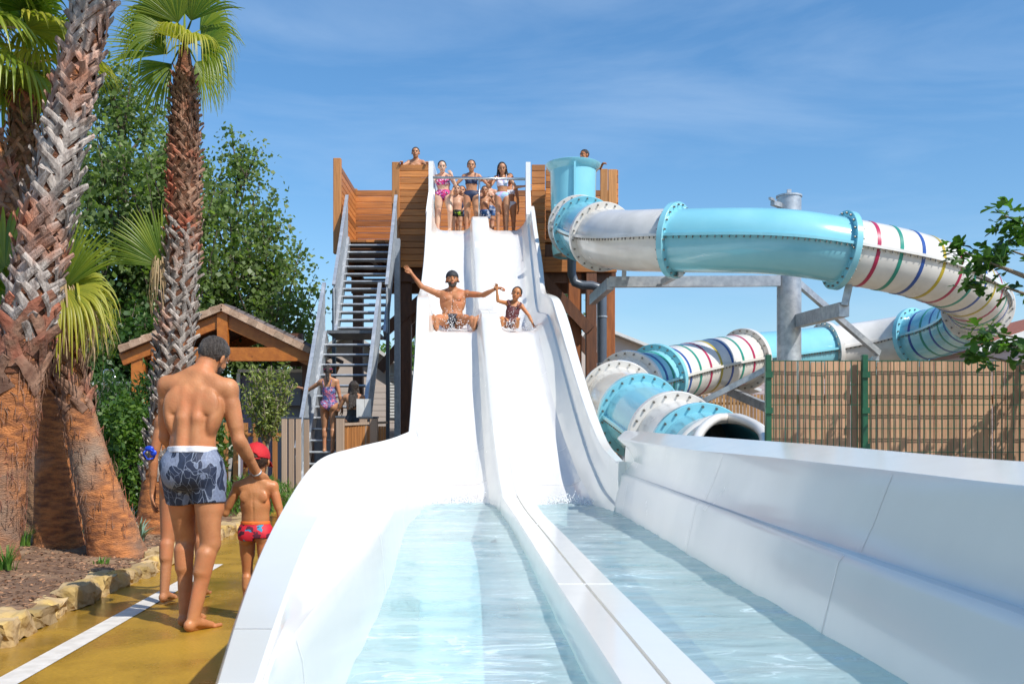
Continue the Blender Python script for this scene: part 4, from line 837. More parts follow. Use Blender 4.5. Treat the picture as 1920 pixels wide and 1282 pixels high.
# ------------------------------------------------------------------ mobile homes
def home(x0, x1, y0, y1, ze, zr, lab, mat='siding', roofm='trim_white', name='mobile_home', rxoff=0, shut=None):
    e = empty(name, ((x0 + x1) / 2, y0, 0), lab, 'mobile home'); m = MB(); z = .3; h = .17
    while z < ze - .01: m.box(((x0 + x1) / 2, (y0 + y1) / 2, z + h / 2), (x1 - x0 + .02 * 0, y1 - y0, h - .012), rnd=.5); m.box(((x0 + x1) / 2, (y0 + y1) / 2, z + h - .006), (x1 - x0 - .03, y1 - y0 - .03, .012), rnd=.5); z += h
    xm = (x0 + x1) / 2 + rxoff; zt = z
    m.rings([[(x0 + .02, y, zt), (x1 - .02, y, zt), (xm, y, zr - .08)] for y in (y0 + .02, y1 - .02)]); m.build('wall', mat, e)
    for (xa, xb, ) in ((x0 - .3, xm), (x1 + .3, xm)):
        zt2 = zt - .3 * (zr - zt) / abs(xm - (x0 if xa < xm else x1)); m = MB(); m.bar((xa, (y0 + y1) / 2, zt2), (xb, (y0 + y1) / 2, zr), y1 - y0 + .6, .09); m.build('roof', roofm, e)
        if roofm != 'trim_white': m = MB(); m.bar((xa, y0 - .33, zt2 - .08), (xb, y0 - .33, zr - .08), .05, .2); m.build('fascia', 'trim_white', e)
    if shut:
        m = MB(); 
        for (sx, sz0, sz1) in shut:
            z = sz0
            while z < sz1: m.box((sx, y0 - .03, z), (.35, .03, .06)); z += .085
        m.build('shutter', 'trim_white', e)
    return e
home(-6.9, -2.2, 28, 36, 2.75, 4.35, 'cream sided mobile home with a white roof edge behind the staircase', shut=[(-3.25, 2.0, 3.2)])
home(1.2, 7.4, 31, 40, 3.0, 5.0, 'cream sided mobile home behind the right side of the timber tower', rxoff=-1.9)
home(9.0, 18, 38, 46, 4.0, 5.7, 'lilac sided cottage with a red tile roof beyond the column', 'siding_mauve', 'tile_red', name='cottage')
h_ = home(11.8, 21, 25, 33, 3.7, 5.2, 'pale mauve sided cottage behind the bend of the tube slide on the far right', 'siding_mauve', 'tile_red', name='cottage', rxoff=0)
m = MB(); m.bx(12.2, 13.1, 24.9, 25.0, 1.6, 2.7); m.bx(12.6, 12.7, 24.85, 24.9, 1.6, 2.7); m.build('window', 'trim_white', h_)
# ------------------------------------------------------------------ palms
def ribbon(m, pts, wds, nrm_fn, th, rnd):
    """thick strap along pts"""
    rs = []
    for i, p in enumerate(pts):
        d = (pts[min(i + 1, len(pts) - 1)] - pts[max(i - 1, 0)]).normalized(); nn = nrm_fn(p); s = d.cross(nn).normalized(); nn = s.cross(d).normalized(); w_ = wds[i] / 2
        rs.append([p - s * w_, p - s * w_ * .5 + nn * th * 1.3, p + s * w_ * .5 + nn * th * 1.3, p + s * w_, p - nn * th * .2])
    m.rings(rs, cap=True, rnd=rnd)
def fan(hub, out, up, rad, nseg=34, spread=115, droop=.3, mat='frond', parent=None, name='frond', stem0=None, tip=.4, seed=0, wid=1.0):
    rr = random.Random(seed); hub = Vector(hub); out = Vector(out).normalized(); up = Vector(up); up = (up - out * up.dot(out)).normalized(); side = out.cross(up)
    V = []; Fq = []; rn = []
    for k in range(nseg):
        a = R(spread) * (2 * (k + .5) / nseg - 1); a += rr.uniform(-.015, .015)
        d = out * math.cos(a) + side * math.sin(a); ln = rad * (.86 + .14 * math.cos(a * .8)) * rr.uniform(.92, 1.04); dw = rr.uniform(.6, 1.4) * droop
        da = R(spread) * 2 / nseg; q = rr.random(); lat = (side * math.cos(a) - out * math.sin(a)); n_ = 9; base = len(V)
        for i in range(n_ + 1):
            t = i / n_; p = hub + d * ln * t + up * (.06 * rad * math.sin(min(1, t * 2) * 1.57) * (1 - abs(a) / 3)); 
            dr = dw * max(0, t - .45) ** 2 * rad * 2.2; p = p + Vector((0, 0, -dr)); p -= d * dr * .35
            hw = (ln * t * math.tan(da / 2) if t < .5 else ln * .5 * math.tan(da / 2) * (1 - ((t - .5) / .5) ** 1.6)) * wid + .0015
            V += [p - lat * hw, p + up * hw * .75, p + lat * hw]
        for i in range(n_):
            o = base + i * 3; Fq += [(o, o + 1, o + 4, o + 3), (o + 1, o + 2, o + 5, o + 4)]; rn += [min(1, max(0, q * .5 + (i / n_) ** 2 * .5))] * 2
    ob = npmesh(name, np.array([tuple(v) for v in V]), np.array(Fq), mat, parent, np.array(rn), smooth=False)
    if stem0 is not None:
        m = MB(); mid = (Vector(stem0) + hub) / 2 + Vector((0, 0, .04)); m.tube([stem0, mid, hub], [.018, .014, .010], 6, squash=.6); m.build('leaf_stalk', 'frond' if mat == 'frond' else 'frond_dead', ob)
    return ob
def trunk(pts, wpx, Y, matbands, parent, name='trunk', mat='trunk_orange', n=44, lump=.02):
    KK = 28; cs = catmull(pts, KK); ws = []
    for i in range(len(cs)):
        t = i / KK; k = min(int(t), len(wpx) - 2); f = t - k; ws.append(lerp(wpx[k], wpx[k + 1], f) / 2 * Y / FPX)
    m = MB(); rs = []
    for p, r in zip(cs, ws):
        rs.append([p + Vector((math.cos(6.28318 * k / n), math.sin(6.28318 * k / n), 0)) * r * (1 + lump * 2 * mnoise.noise(Vector((k * .5, p.z * 9, 1))) + lump * mnoise.noise(Vector((k * 1.5, p.z * 30, 1))) + lump * 1.5 * (((p.z / .062 + .8 * mnoise.noise(Vector((math.cos(6.28318 * k / n) * 1.3, math.sin(6.28318 * k / n) * 1.3, p.z * 1.3)))) % 1.0) - .5) * (.6 + .8 * mnoise.noise(Vector((k * .9, p.z * 14, 7))))) for k in range(n)])
    m.rings(rs, rnd=.5); return m.build(name, mat, parent, smooth=True), cs, ws
def boots(cs, ws, z0, z1, parent, mat='boot', row=.095, ln=.22, wd=.075, lift=.05, seed=1, cnt=8, name='leaf_bases'):
    rr = random.Random(seed); m = MB(); z = z0; k = 0
    zz = [c.z for c in cs]
    def at(z):
        z = max(min(z, zz[-1]), zz[0])
        i = max(j for j in range(len(zz)) if zz[j] <= z); i = min(i, len(zz) - 2); t = (z - zz[i]) / max(1e-6, zz[i + 1] - zz[i]); return cs[i].lerp(cs[i + 1], t), lerp(ws[i], ws[i + 1], t)
    while z < z1:
        for j in range(cnt):
            a = 6.28318 * (j + .5 * (k % 2)) / cnt + rr.uniform(-.17, .17); sg = (1 if (k % 2) else -1) * rr.choice((1, 1, 1, 1, .7, .4)); L_ = ln * rr.uniform(.6, 1.3); q = rr.random(); pts = []; wds = []; lf = lift * rr.uniform(.5, 1.6)
            for i in range(6):
                t = i / 5; zc = z + L_ * .72 * t; c, r = at(zc); aa = a + sg * (.62 * L_ * t) / max(r, .05) * .9
                rad = r * .97 + lf * t ** 1.8 + .006; pts.append(Vector((c.x + math.cos(aa) * rad, c.y + math.sin(aa) * rad, zc))); wds.append(wd * (1.15 - .45 * t) * (rr.uniform(.85, 1.1)) * (r / .2) ** .5)
            ax = at(z)[0]
            ribbon(m, pts, wds, lambda p: Vector((p.x - ax.x, p.y - ax.y, .02)).normalized(), .008, q)
        z += row * rr.uniform(.9, 1.1); k += 1
    return m.build(name, mat, parent)
def fringe(cs, ws, z0, z1, n, parent, seed, mat='boot_red'):
    rr = random.Random(seed); m = MB()
    for _ in range(n):
        z = rr.uniform(z0, z1); i = min(range(len(cs)), key=lambda i: abs(cs[i].z - z)); a = rr.uniform(0, 6.28); L_ = rr.uniform(.04, .13); c = cs[i]; r = ws[i]; a2 = a + rr.uniform(-.25, .25)
        o1 = Vector((math.cos(a), math.sin(a), 0)); o2 = Vector((math.cos(a2), math.sin(a2), 0)); m.tube([c + o1 * r * .98, c + o2 * (r + .02) + Vector((0, 0, L_ * rr.choice((.6, -.6)))), c + o2 * (r + rr.uniform(.0, .04)) + Vector((0, 0, L_ * rr.choice((1, -1))))], [.0035, .003, .001], 4)
    return m.build('fibres', mat, parent)
def skirt(cc, r, z0, z1, n, parent, seed=3, mat='frond_dead', spread=.25, name='dead_fronds', a0=0, a1=6.28):
    rr = random.Random(seed); V = []; Fq = []; rn = []
    for _ in range(n):
        a = rr.uniform(a0, a1); L_ = (z0 - z1) * rr.uniform(.55, 1.1); p = Vector((cc[0] + math.cos(a) * r * rr.uniform(.5, 1), cc[1] + math.sin(a) * r * rr.uniform(.5, 1), z0 + rr.uniform(-.1, .1))); hw = rr.uniform(.006, .013); b = len(V); q = rr.random(); sx = rr.uniform(-1, 1) * .05
        for i in range(7):
            t = i / 6; pp = p + Vector((math.cos(a) * spread * math.sin(t * 2.2) * .8 + sx * t * math.sin(5 * t), math.sin(a) * spread * math.sin(t * 2.2) * .8 + sx * t, -L_ * t)); w_ = hw * (1 - t * .8); V += [pp + Vector((-w_ * math.sin(a) * 1, w_ * math.cos(a), 0)) , pp + Vector((w_ * math.sin(a), -w_ * math.cos(a), 0))]
        for i in range(6): o = b + 2 * i; Fq.append((o, o + 1, o + 3, o + 2)); rn.append(q)
    return npmesh(name, np.array([tuple(v) for v in V]), np.array(Fq), mat, parent, np.array(rn))
def crown(c, nf, parent, rad, stem, seed, elev=(-35, 80), yellow=.25, mat='frond', azr=(0, 360)):
    rr = random.Random(seed)
    for i in range(nf):
        a = R(azr[0] + (azr[1] - azr[0]) * ((i * .618) % 1)); e = R(lerp(elev[0], elev[1], (i + .5) / nf)); d = Vector((math.cos(a) * math.cos(e), math.sin(a) * math.cos(e), math.sin(e)))
        hub = Vector(c) + d * stem * rr.uniform(.8, 1.15) + Vector((0, 0, .06)); od = (d + Vector((0, 0, -.25))).normalized(); u = Vector((-d.x * .4, -d.y * .4, 1))
        fan(hub, od, u, rad * rr.uniform(.85, 1.1), 32, 105, .55 if e < .5 else .3, 'frond_yellow' if rr.random() < yellow and e < .7 else mat, parent, seed=seed * 50 + i, stem0=c)
# nearest palm, leaning to the right
Y = 8.2; e = empty('palm_tree', (PX(25, Y), Y, .1), 'nearest palm, leaning trunk wrapped in grey woven leaf bases above a fat orange foot', 'palm tree', 'palms in the mulch bed')
pts = [P(-26, 1100, Y), P(-6, 930, Y), P(14, 800, Y), P(32, 700, Y), P(50, 610, Y), P(80, 450, Y), P(112, 300, Y), P(142, 150, Y), P(175, 0, Y), P(215, -220, Y), P(250, -420, Y)]
t_, cs, ws = trunk(pts, [104, 98, 96, 92, 80, 76, 68, 60, 54, 50, 44], Y, None, e, lump=.04)
boots(cs, ws, PZ(735, Y), PZ(600, Y), t_, 'boot_red', .10, .34, .13, .07, 4, 5); fringe(cs, ws, PZ(1000, Y), PZ(560, Y), 600, t_, 3, 'boot_red'); boots(cs, ws, PZ(640, Y), PZ(-400, Y), t_, 'boot', .076, .24, .088, .06, 5, 8)
m = MB(); i0 = min(range(len(cs)), key=lambda i: abs(cs[i].z - PZ(705, Y))); m.rings([[c + Vector((math.cos(6.28 * k / 20), math.sin(6.28 * k / 20), 0)) * (w_ * 1.03) for k in range(20)] for c, w_ in zip(cs[i0:], ws[i0:])], rnd=.5); m.build('fibre_sheath', 'fibre', t_, smooth=True)
crown(cs[-1], 16, e, 1.0, .9, 11)
# leaning stout palm with skirt
Y = 9.0; e = empty('palm_tree', (PX(215, Y), Y, .1), 'stout short palm leaning left, with a hanging skirt of dead fronds', 'palm tree', 'palms in the mulch bed')
pts = [P(224, 1055, Y), P(207, 985, Y), P(178, 895, Y), P(152, 790, Y), P(134, 710, Y), P(126, 640, Y), P(122, 560, Y)]
t_, cs, ws = trunk(pts, [112, 94, 76, 60, 54, 50, 44], Y, None, e, mat='trunk_orange')
fringe(cs, ws, PZ(1000, Y), PZ(720, Y), 200, t_, 2, 'boot_red'); boots(cs, ws, PZ(770, Y), PZ(570, Y), t_, 'boot_red', .07, .18, .09, .05, 8, 7)
c = cs[-1]
skirt(c + Vector((.03, -.1, 0)), .17, PZ(540, Y), PZ(690, Y), 170, e, 5, spread=.22)
skirt(c + Vector((.12, -.05, 0)), .1, PZ(545, Y), PZ(660, Y), 60, e, 6, mat='frond_yellow', spread=.34, a0=-1.2, a1=.8)
fan(P(118, 545, Y - .2), (.28, -.1, 1), (0, -1, .2), .68, 26, 48, .1, 'frond', e, stem0=c, seed=41)
fan(P(122, 540, Y - .2), (.7, -.2, -.25), (.2, -1, .6), .62, 26, 62, .9, 'frond_yellow', e, stem0=c, seed=42)
fan(P(10, 500, Y + .1), (-.5, .1, .7), (.1, -1, .2), .72, 34, 110, .2, 'frond', e, stem0=c, seed=43); fan(P(40, 560, Y + .2), (-.9, .0, .05), (.1, -1, .5), .75, 30, 90, .4, 'frond', e, stem0=c, seed=44)
fan(P(95, 520, Y + .3), (-.2, .3, 1), (.1, -1, .2), .6, 26, 70, .2, 'frond', e, stem0=c, seed=45)
fan(P(120, 560, Y + .1), (.5, .6, -.2), (.1, -.6, .9), .6, 24, 80, .8, 'frond_dead', e, stem0=c, seed=46)
# second orange trunk
Y = 9.5; e = empty('palm_tree', (PX(112, Y), Y, .1), 'palm with a straight orange ringed trunk standing between the two stoutest palms', 'palm tree', 'palms in the mulch bed')
pts = [P(112, 1045, Y), P(108, 980, Y), P(100, 860, Y), P(92, 740, Y), P(78, 620, Y), P(45, 470, Y), P(8, 350, Y), P(-40, 200, Y), P(-80, 60, Y)]
t_, cs, ws = trunk(pts, [96, 84, 64, 50, 50, 50, 48, 46, 40], Y, None, e)
boots(cs, ws, PZ(700, Y), PZ(60, Y), t_, 'boot_red', .075, .16, .07, .05, 12, 8)
crown(cs[-1], 14, e, .9, .7, 21)
# palm at the back left, crown in view
Y = 10.6; e = empty('palm_tree', (PX(57, Y), Y, .1), 'slender palm behind the nearest trunk with a yellow green crown at the top left corner', 'palm tree', 'palms in the mulch bed')
pts = [P(57, 1010, Y), P(58, 900, Y), P(60, 780, Y), P(56, 640, Y), P(46, 500, Y), P(40, 380, Y), P(44, 260, Y), P(44, 170, Y), P(52, 120, Y)]
t_, cs, ws = trunk(pts, [44, 38, 36, 40, 44, 46, 46, 40, 26], Y, None, e, mat='trunk_brown')
boots(cs, ws, PZ(760, Y), PZ(150, Y), t_, 'boot_red', .06, .15, .065, .045, 14, 8)
c = cs[-1]; crown(c, 15, e, .62, .42, 31, (-40, 85), .45)
skirt(c + Vector((0, 0, -.1)), .1, c.z - .1, c.z - .8, 50, e, 9, mat='frond_yellow', spread=.3)
# middle palm
Y = 11.4; e = empty('palm_tree', (PX(298, Y), Y, .1), 'middle palm with a shaggy straight trunk and open fan crown against the blue sky', 'palm tree', 'palms in the mulch bed')
pts = [P(296, 1005, Y), P(300, 940, Y), P(308, 860, Y), P(318, 760, Y), P(328, 660, Y), P(336, 540, Y), P(344, 400, Y), P(346, 280, Y), P(346, 190, Y), P(346, 120, Y), P(346, 90, Y)]
t_, cs, ws = trunk(pts, [84, 76, 66, 60, 58, 56, 52, 50, 40, 26, 16], Y, None, e)
boots(cs, ws, PZ(900, Y), PZ(440, Y), t_, 'boot', .068, .19, .07, .06, 22, 9); boots(cs, ws, PZ(470, Y), PZ(130, Y), t_, 'boot_red', .055, .13, .06, .045, 24, 10, name='leaf_bases')
m = MB(); m.rings([[c + Vector((math.cos(6.28 * k / 20), math.sin(6.28 * k / 20), 0)) * (w_ * 1.03) for k in range(20)] for c, w_ in zip(cs[80:], ws[80:])], rnd=.5); m.build('fibre_sheath', 'fibre', t_, smooth=True)
c = P(346, 85, Y)
def ff(px, py, dx, dy, dz, rad, seed, mat='frond', sp=95, dr=.5, yo=-.2, u=(0, -1, .4)):
    px = lerp(346, px, .62); py = lerp(85, py, .62); rad *= 1.16; sp *= 1.12
    fan(P(px, py, Y + yo), (dx, dy, dz), u, rad, 30, sp, dr, mat, e, stem0=c, seed=seed)
ff(396, 88, .95, -.1, .18, .52, 1, 'frond', 78, 1.15); ff(292, 112, -.78, -.1, .5, .62, 5, sp=48, dr=.15); ff(308, 142, -.65, -.1, -.6, .58, 6, 'frond', 48, .35, .1); ff(300, 48, -.85, -.2, .4, .62, 7, sp=62, dr=1.0)
ff(326, 18, -.35, -.2, 1, .62, 3, sp=52, dr=.2); ff(366, 12, .35, -.1, 1, .62, 8, sp=52, dr=.2); ff(392, 40, .85, .1, .55, .55, 2, sp=52, dr=.6, yo=.2); ff(380, 135, .6, .2, -.7, .45, 9, sp=55, dr=.5, yo=.2)
ff(346, -10, .05, .2, 1, .66, 14, sp=60, dr=.3, yo=.25); ff(290, 15, -.75, .2, .7, .6, 15, sp=60, dr=.6, yo=.3); ff(333, 70, -.3, -.8, .3, .42, 10, 'frond_yellow', 60, .8, -.25, (0, -.3, 1)); ff(362, 78, .4, -.7, .0, .40, 12, 'frond_yellow', 60, 1.0, -.3, (0, -.3, 1))
fan(P(305, 500, Y - .05), (-.42, -.15, .85), (.15, -1, .1), .78, 34, 62, .12, 'frond', e, stem0=P(335, 490, Y), seed=61)
skirt(P(298, 505, Y - .1), .10, PZ(500, Y), PZ(590, Y), 34, e, 15, spread=.05)
# ------------------------------------------------------------------ broadleaf trees
def tree(base, trunk_h, cc, rad, nb, nl, leaf, mat, label, cat='tree', name='tree', grp=None, tr=.12, bark='bark', sig=.22, seed=1, sub=7, upb=.4, lsz=.8, aspect=.8):
    rr = np.random.default_rng(seed); base = Vector(base); cc = Vector(cc); rad = Vector(rad)
    e = empty(name, base, label, cat, grp); m = MB(); tw = []
    top = Vector((cc.x, cc.y, cc.z + rad.z * .75)); ctrl = [base, base.lerp(Vector((cc.x, cc.y, base.z + trunk_h)), 1), Vector((cc.x, cc.y, cc.z)) + Vector(rr.normal(size=3)) * .06 * rad.z, top]
    tp_ = catmull(ctrl, 6); m.tube(tp_, [tr * (1 - .9 * i / (len(tp_) - 1)) for i in range(len(tp_))], 10, rnd=.5)
    for b_ in range(nb):
        v = rr.normal(size=3); v /= np.linalg.norm(v); q = .55 + .45 * rr.random() ** .5; t = cc + Vector((v[0] * rad.x * q, v[1] * rad.y * q, v[2] * rad.z * q)); 
        lump = 1 + .28 * mnoise.noise(Vector((v[0] * 2.2 + seed, v[1] * 2.2, v[2] * 2.2))); t = cc + (t - cc) * lump
        hz = max(base.z + trunk_h * .7, t.z - (Vector((t.x - cc.x, t.y - cc.y, 0)).length) * (1.1 + upb) - .3); hz = min(hz, top.z - .3)
        i = min(range(len(tp_)), key=lambda i: abs(tp_[i].z - hz)); s = tp_[i]; mid = s.lerp(t, .5) + Vector((0, 0, -.08 * (t - s).length)) ; br = catmull([s, mid, t], 5); L_ = (t - s).length
        m.tube(br, [max(.008, tr * .33 * (1 - i_ / len(br))) for i_ in range(len(br))], 5, rnd=.5)
        for k in range(sub):
            f = .35 + .65 * rr.random(); p = br[int(f * (len(br) - 1))]; d = Vector(rr.normal(size=3)); d.z += upb; d.normalize(); l = (.25 + .5 * rr.random()) * min(rad.x, rad.z) * .42; q2 = p + d * l; m.tube([p, q2], [.012, .005], 4, rnd=.5); 
            for g in (.4, .7, 1.0): tw.append(p.lerp(q2, g))
        tw.append(t)
    tk = m.build('trunk', bark, e, smooth=True)
    tw = np.array([tuple(p) for p in tw]); ci = rr.integers(0, len(tw), nl); pc = tw[ci] + rr.normal(size=(nl, 3)) * sig * (.6 + .8 * rr.random((nl, 1)))
    V, Fc = leaves(pc, leaf, aspect=aspect, up=(0, 0, -.2)); cl = rr.random(len(tw))[ci]; npmesh('crown', V, Fc, mat, e, np.clip(cl * .55 + rr.random(nl) * .45, 0, 1)); return e
tree((PX(205, 25), 25, 0), 3, (PX(215, 25), 25, 6.9), (2.1, 2.2, 4.0), 54, 19000, .13, 'leaf_poplar', 'tall dense poplar rising between the palm trunks on the left', seed=3, tr=.2, grp='poplars behind the palms', sub=9, sig=.24)
tree((PX(330, 24), 24, 0), 2.5, (PX(330, 24), 24, 5.6), (1.8, 1.9, 3.9), 42, 13000, .13, 'leaf_poplar', 'loose poplar behind the middle palm trunk', seed=9, tr=.16, grp='poplars behind the palms', sub=9, sig=.22)
tree((PX(440, 26), 26, 0), 2.5, (PX(450, 26), 26, 5.9), (1.55, 1.6, 3.3), 36, 6500, .12, 'leaf_poplar', 'slim airy poplar whose top thins out against the sky above the shelter', seed=5, tr=.14, grp='poplars behind the palms', sub=8, sig=.2)
tree((PX(500, 25), 25, 0), 2, (PX(492, 25), 25, 4.6), (1.7, 1.6, 2.6), 40, 9000, .125, 'leaf_poplar', 'broad leafy poplar next to the staircase, right of the shelter ridge', seed=6, tr=.15, grp='poplars behind the palms', sub=9, sig=.22)
tree((PX(60, 22), 22, 0), 1.5, (PX(60, 22), 22, 4.2), (3.0, 2, 3.4), 50, 17000, .15, 'leaf_poplar', 'dark tree filling the gap at the far left behind the palms', seed=8, tr=.2, sub=9, grp='poplars behind the palms')
tree((PX(210, 21), 21, 0), 1, (PX(225, 21), 21, 2.6), (1.9, 1.2, 1.9), 34, 12000, .12, 'leaf_shrub', 'low dark tree behind the garden wall and shower', seed=18, tr=.12, sub=9)
tree((PX(762, 34), 34, 0), 2, (PX(764, 34), 34, 3.9), (1.0, 1.0, 1.5), 20, 2600, .2, 'leaf_hedge', 'small bright tree top behind the mobile home left of the slide', seed=12, tr=.1)
tree((PX(1040, 36), 36, 0), 3, (PX(1042, 36), 36, 5.4), (1.3, 1.2, 2.0), 26, 3600, .16, 'leaf_far', 'grey green tree seen through the tower braces', seed=14, tr=.12)
# olive
tree((PX(495, 16.3), 16.3, 0), 1.35, (PX(502, 16.3), 16.3, PZ(722, 16.3)), (.46, .42, .40), 34, 2600, .075, 'leaf_olive', 'small olive tree with yellow green leaves in front of the lilac hut', 'olive tree', 'olive_tree', tr=.035, bark='bark_pale', sig=.05, seed=31, sub=6, aspect=.4)
# hedge shrubs
def shrub(cc, rad, n, leaf, mat, label, seed, aspect=.35, name='shrub', up=(0, 0, .5)):
    rr = np.random.default_rng(seed); e = empty(name, (cc[0], cc[1], 0), label, 'shrub', 'hedge shrubs beside the palms'); v = rr.normal(size=(n, 3)); v /= np.linalg.norm(v, axis=1)[:, None]; q = .45 + .55 * rr.random((n, 1)) ** .45
    lump = np.array([1 + .3 * mnoise.noise(Vector(x * 2.6 + seed)) + .12 * mnoise.noise(Vector(x * 7 + seed)) for x in v])[:, None]
    pc = np.array(cc) + v * q * lump * np.array(rad); pc = pc[pc[:, 2] > .12]; V, Fc = leaves(pc, leaf, aspect=aspect, up=up, jit=.6); npmesh('foliage', V, Fc, mat, e)
    m = MB()
    for k in range(14): t = Vector(cc) + Vector(rr.normal(size=3)) * .3 * min(rad); m.tube([(cc[0] + rr.normal() * .1, cc[1] + rr.normal() * .1, 0), t.lerp(Vector((cc[0], cc[1], 0)), .4), t], [.02, .014, .006], 5)
    m.build('stems', 'bark', e, smooth=True)
shrub((PX(195, 14.2), 14.2, 1.0), (.55, .6, 1.15), 6500, .11, 'leaf_shrub', 'dark narrow leaved oleander at the left end of the hedge', 3, .22)
shrub((PX(238, 13.4), 13.4, .85), (.50, .55, .95), 7000, .075, 'leaf_hedge', 'yellow green rounded hedge shrub left of the walking man', 4, .6, up=(0, -.3, .2))
shrub((PX(285, 14.6), 14.6, 1.0), (.6, .6, 1.2), 6500, .12, 'leaf_shrub', 'oleander with long dark leaves behind the walking man', 6, .2)
shrub((PX(355, 15.6), 15.6, .8), (.6, .5, .9), 5000, .09, 'leaf_hedge', 'hedge shrub behind the middle palm trunk', 7, .4)
shrub((PX(470, 15.2), 15.2, .22), (.9, .7, .42), 5500, .12, 'grass_leaf', 'low bright green planting behind the boy in the red cap', 8, .12, 'low_planting', up=(0, 0, 1))
# grass tufts, agave rosettes
def blades(c, n, h, spread, mat, name, label, cat, seed, w_=.008, lean=.5):
    rr = random.Random(seed); V = []; Fq = []
    for _ in range(n):
        a = rr.uniform(0, 6.28); r0 = rr.uniform(0, spread * .4); L_ = h * rr.uniform(.5, 1.1); le = rr.uniform(.1, lean); b = len(V); p = Vector((c[0] + math.cos(a) * r0, c[1] + math.sin(a) * r0, c[2]))
        for i in range(5):
            t = i / 4; q = p + Vector((math.cos(a) * le * L_ * t * t * 1.6, math.sin(a) * le * L_ * t * t * 1.6, L_ * (t - .35 * le * t * t))); w2 = w_ * (1 - t) + .001; V += [q + Vector((-math.sin(a) * w2, math.cos(a) * w2, 0)), q + Vector((math.sin(a) * w2, -math.cos(a) * w2, 0))]
        for i in range(4): o = b + 2 * i; Fq.append((o, o + 1, o + 3, o + 2))
    o = npmesh(name, np.array([tuple(v) for v in V]), np.array(Fq), mat); return tag(o, label, cat)
def gz(x, y): return bedz(x, y)
for i, (px, Y, n_, h_, lab) in enumerate(((12, 7.7, 50, .2, 'pale grass tuft at the foot of the nearest palm'), (45, 9.3, 40, .2, 'small grass tuft between the palm trunks'), (190, 8.3, 26, .07, 'tiny green grass sprig in the mulch before the leaning palm'))):
    x = PX(px, Y); blades((x, Y, gz(x, Y)), n_, h_, .2, 'grass_leaf', 'grass_tuft', lab, 'grass tuft', i + 3)
for i, (px, Y, lab) in enumerate(((262, 10.4, 'grey green spiky rosette plant right of the leaning palm'), (238, 11.3, 'grey green rosette plant half hidden behind the leaning palm'), (157, 10.8, 'small rosette plant in the gap between two palm trunks'))):
    x = PX(px, Y); blades((x, Y, gz(x, Y)), 26, .3, .12, 'agave', 'rosette_plant', lab, 'plant', i + 13, .022, .9)
# far band of trees and scrub closing the horizon
n = 26000; pc = np.stack([rng.uniform(-60, 60, n), 52 + rng.uniform(-3, 3, n), np.zeros(n)], 1)
hh = np.array([2.6 + 1.6 * mnoise.noise(Vector((x * .12, 3, 0))) + .8 * mnoise.noise(Vector((x * .6, 7, 0))) for x in pc[:, 0]]); pc[:, 2] = hh * rng.random(n) ** .6
V, Fc = leaves(pc, .5); tag(npmesh('far_scrub', V, Fc, 'leaf_far'), 'far band of scrub and trees closing the horizon behind the park', 'scrub', kind='stuff')
# ------------------------------------------------------------------ fig tree reaching in from the right
fig = empty('fig_tree', (5.7, 7.3, 0), 'fig tree with large lobed leaves reaching into the picture over the slat fence', 'fig tree'); m = MB(); tips = []
m.tube(catmull([(5.7, 7.3, 0), (5.6, 7.3, 1.0), (5.4, 7.4, 1.8), (5.3, 7.4, 2.6)], 5), [.11 - .004 * i for i in range(16)], 10)
rr = random.Random(5)
brs = [((5.5, 7.35, 1.5), P(1835, 665, 7.5)), ((5.45, 7.35, 1.7), P(1850, 620, 7.4)), ((5.4, 7.4, 1.9), P(1800, 470, 7.4)), ((5.4, 7.4, 1.9), P(1830, 520, 7.6)), ((5.35, 7.4, 2.3), P(1885, 405, 7.3)), ((5.35, 7.4, 2.2), P(1895, 470, 7.5)), ((5.4, 7.4, 1.7), P(1900, 650, 7.3)), ((5.4, 7.4, 2.0), P(1850, 490, 7.3)), ((5.4, 7.4, 2.3), P(1915, 440, 7.3))]
for k in range(16): brs.append(((5.35, 7.4, rr.uniform(1.6, 2.5)), (rr.uniform(4.35, 6.4), rr.uniform(6.6, 8.1), rr.uniform(1.8, 3.3))))
for a, c_ in brs:
    a = Vector(a); c_ = Vector(c_); pts_ = catmull([a, a.lerp(c_, .5) + Vector((0, 0, -.08)), c_], 5); m.tube(pts_, [.028 - .0022 * i for i in range(len(pts_))], 6); tips += [(p, (c_ - a).normalized()) for p in pts_[5:]] + [(c_, (c_ - a).normalized())] * 4
m.build('trunk', 'bark_pale', fig, smooth=True)
outl = [(0, 0), (.10, -.10), (.30, -.16), (.42, -.40), (.54, -.46), (.56, -.30), (.52, -.15), (.72, -.22), (.86, -.20), (.92, -.10), (1.0, 0)]
outl = outl + [(x, -y) for x, y in outl[-2:0:-1]]
V = []; Fq = []; rn = []
for (p, bd_) in tips:
    for q in range(4):
        d = (bd_ * .5 + Vector((rr.gauss(0, .6), rr.gauss(0, .6), rr.gauss(-.25, .5)))).normalized(); s_ = d.cross(Vector((rr.gauss(0, .5), rr.gauss(0, .5), 1))).normalized(); u = s_.cross(d); L_ = rr.uniform(.08, .15); st = p + Vector((rr.gauss(0, .05), rr.gauss(0, .05), rr.gauss(0, .05))); b = len(V); v_ = rr.random()
        pts_ = [st + d * x * L_ + s_ * y * L_ + u * (.25 * abs(y) - .18 * x * x) * L_ for x, y in outl]; cen = st + d * .45 * L_ - u * .02 * L_; V += [cen] + pts_; n_ = len(outl)
        for i in range(n_): Fq.append((b, b + 1 + i, b + 1 + (i + 1) % n_)); rn.append(v_)
npmesh('crown', np.array([tuple(v) for v in V]), np.array(Fq), 'leaf_fig', fig, np.array(rn))
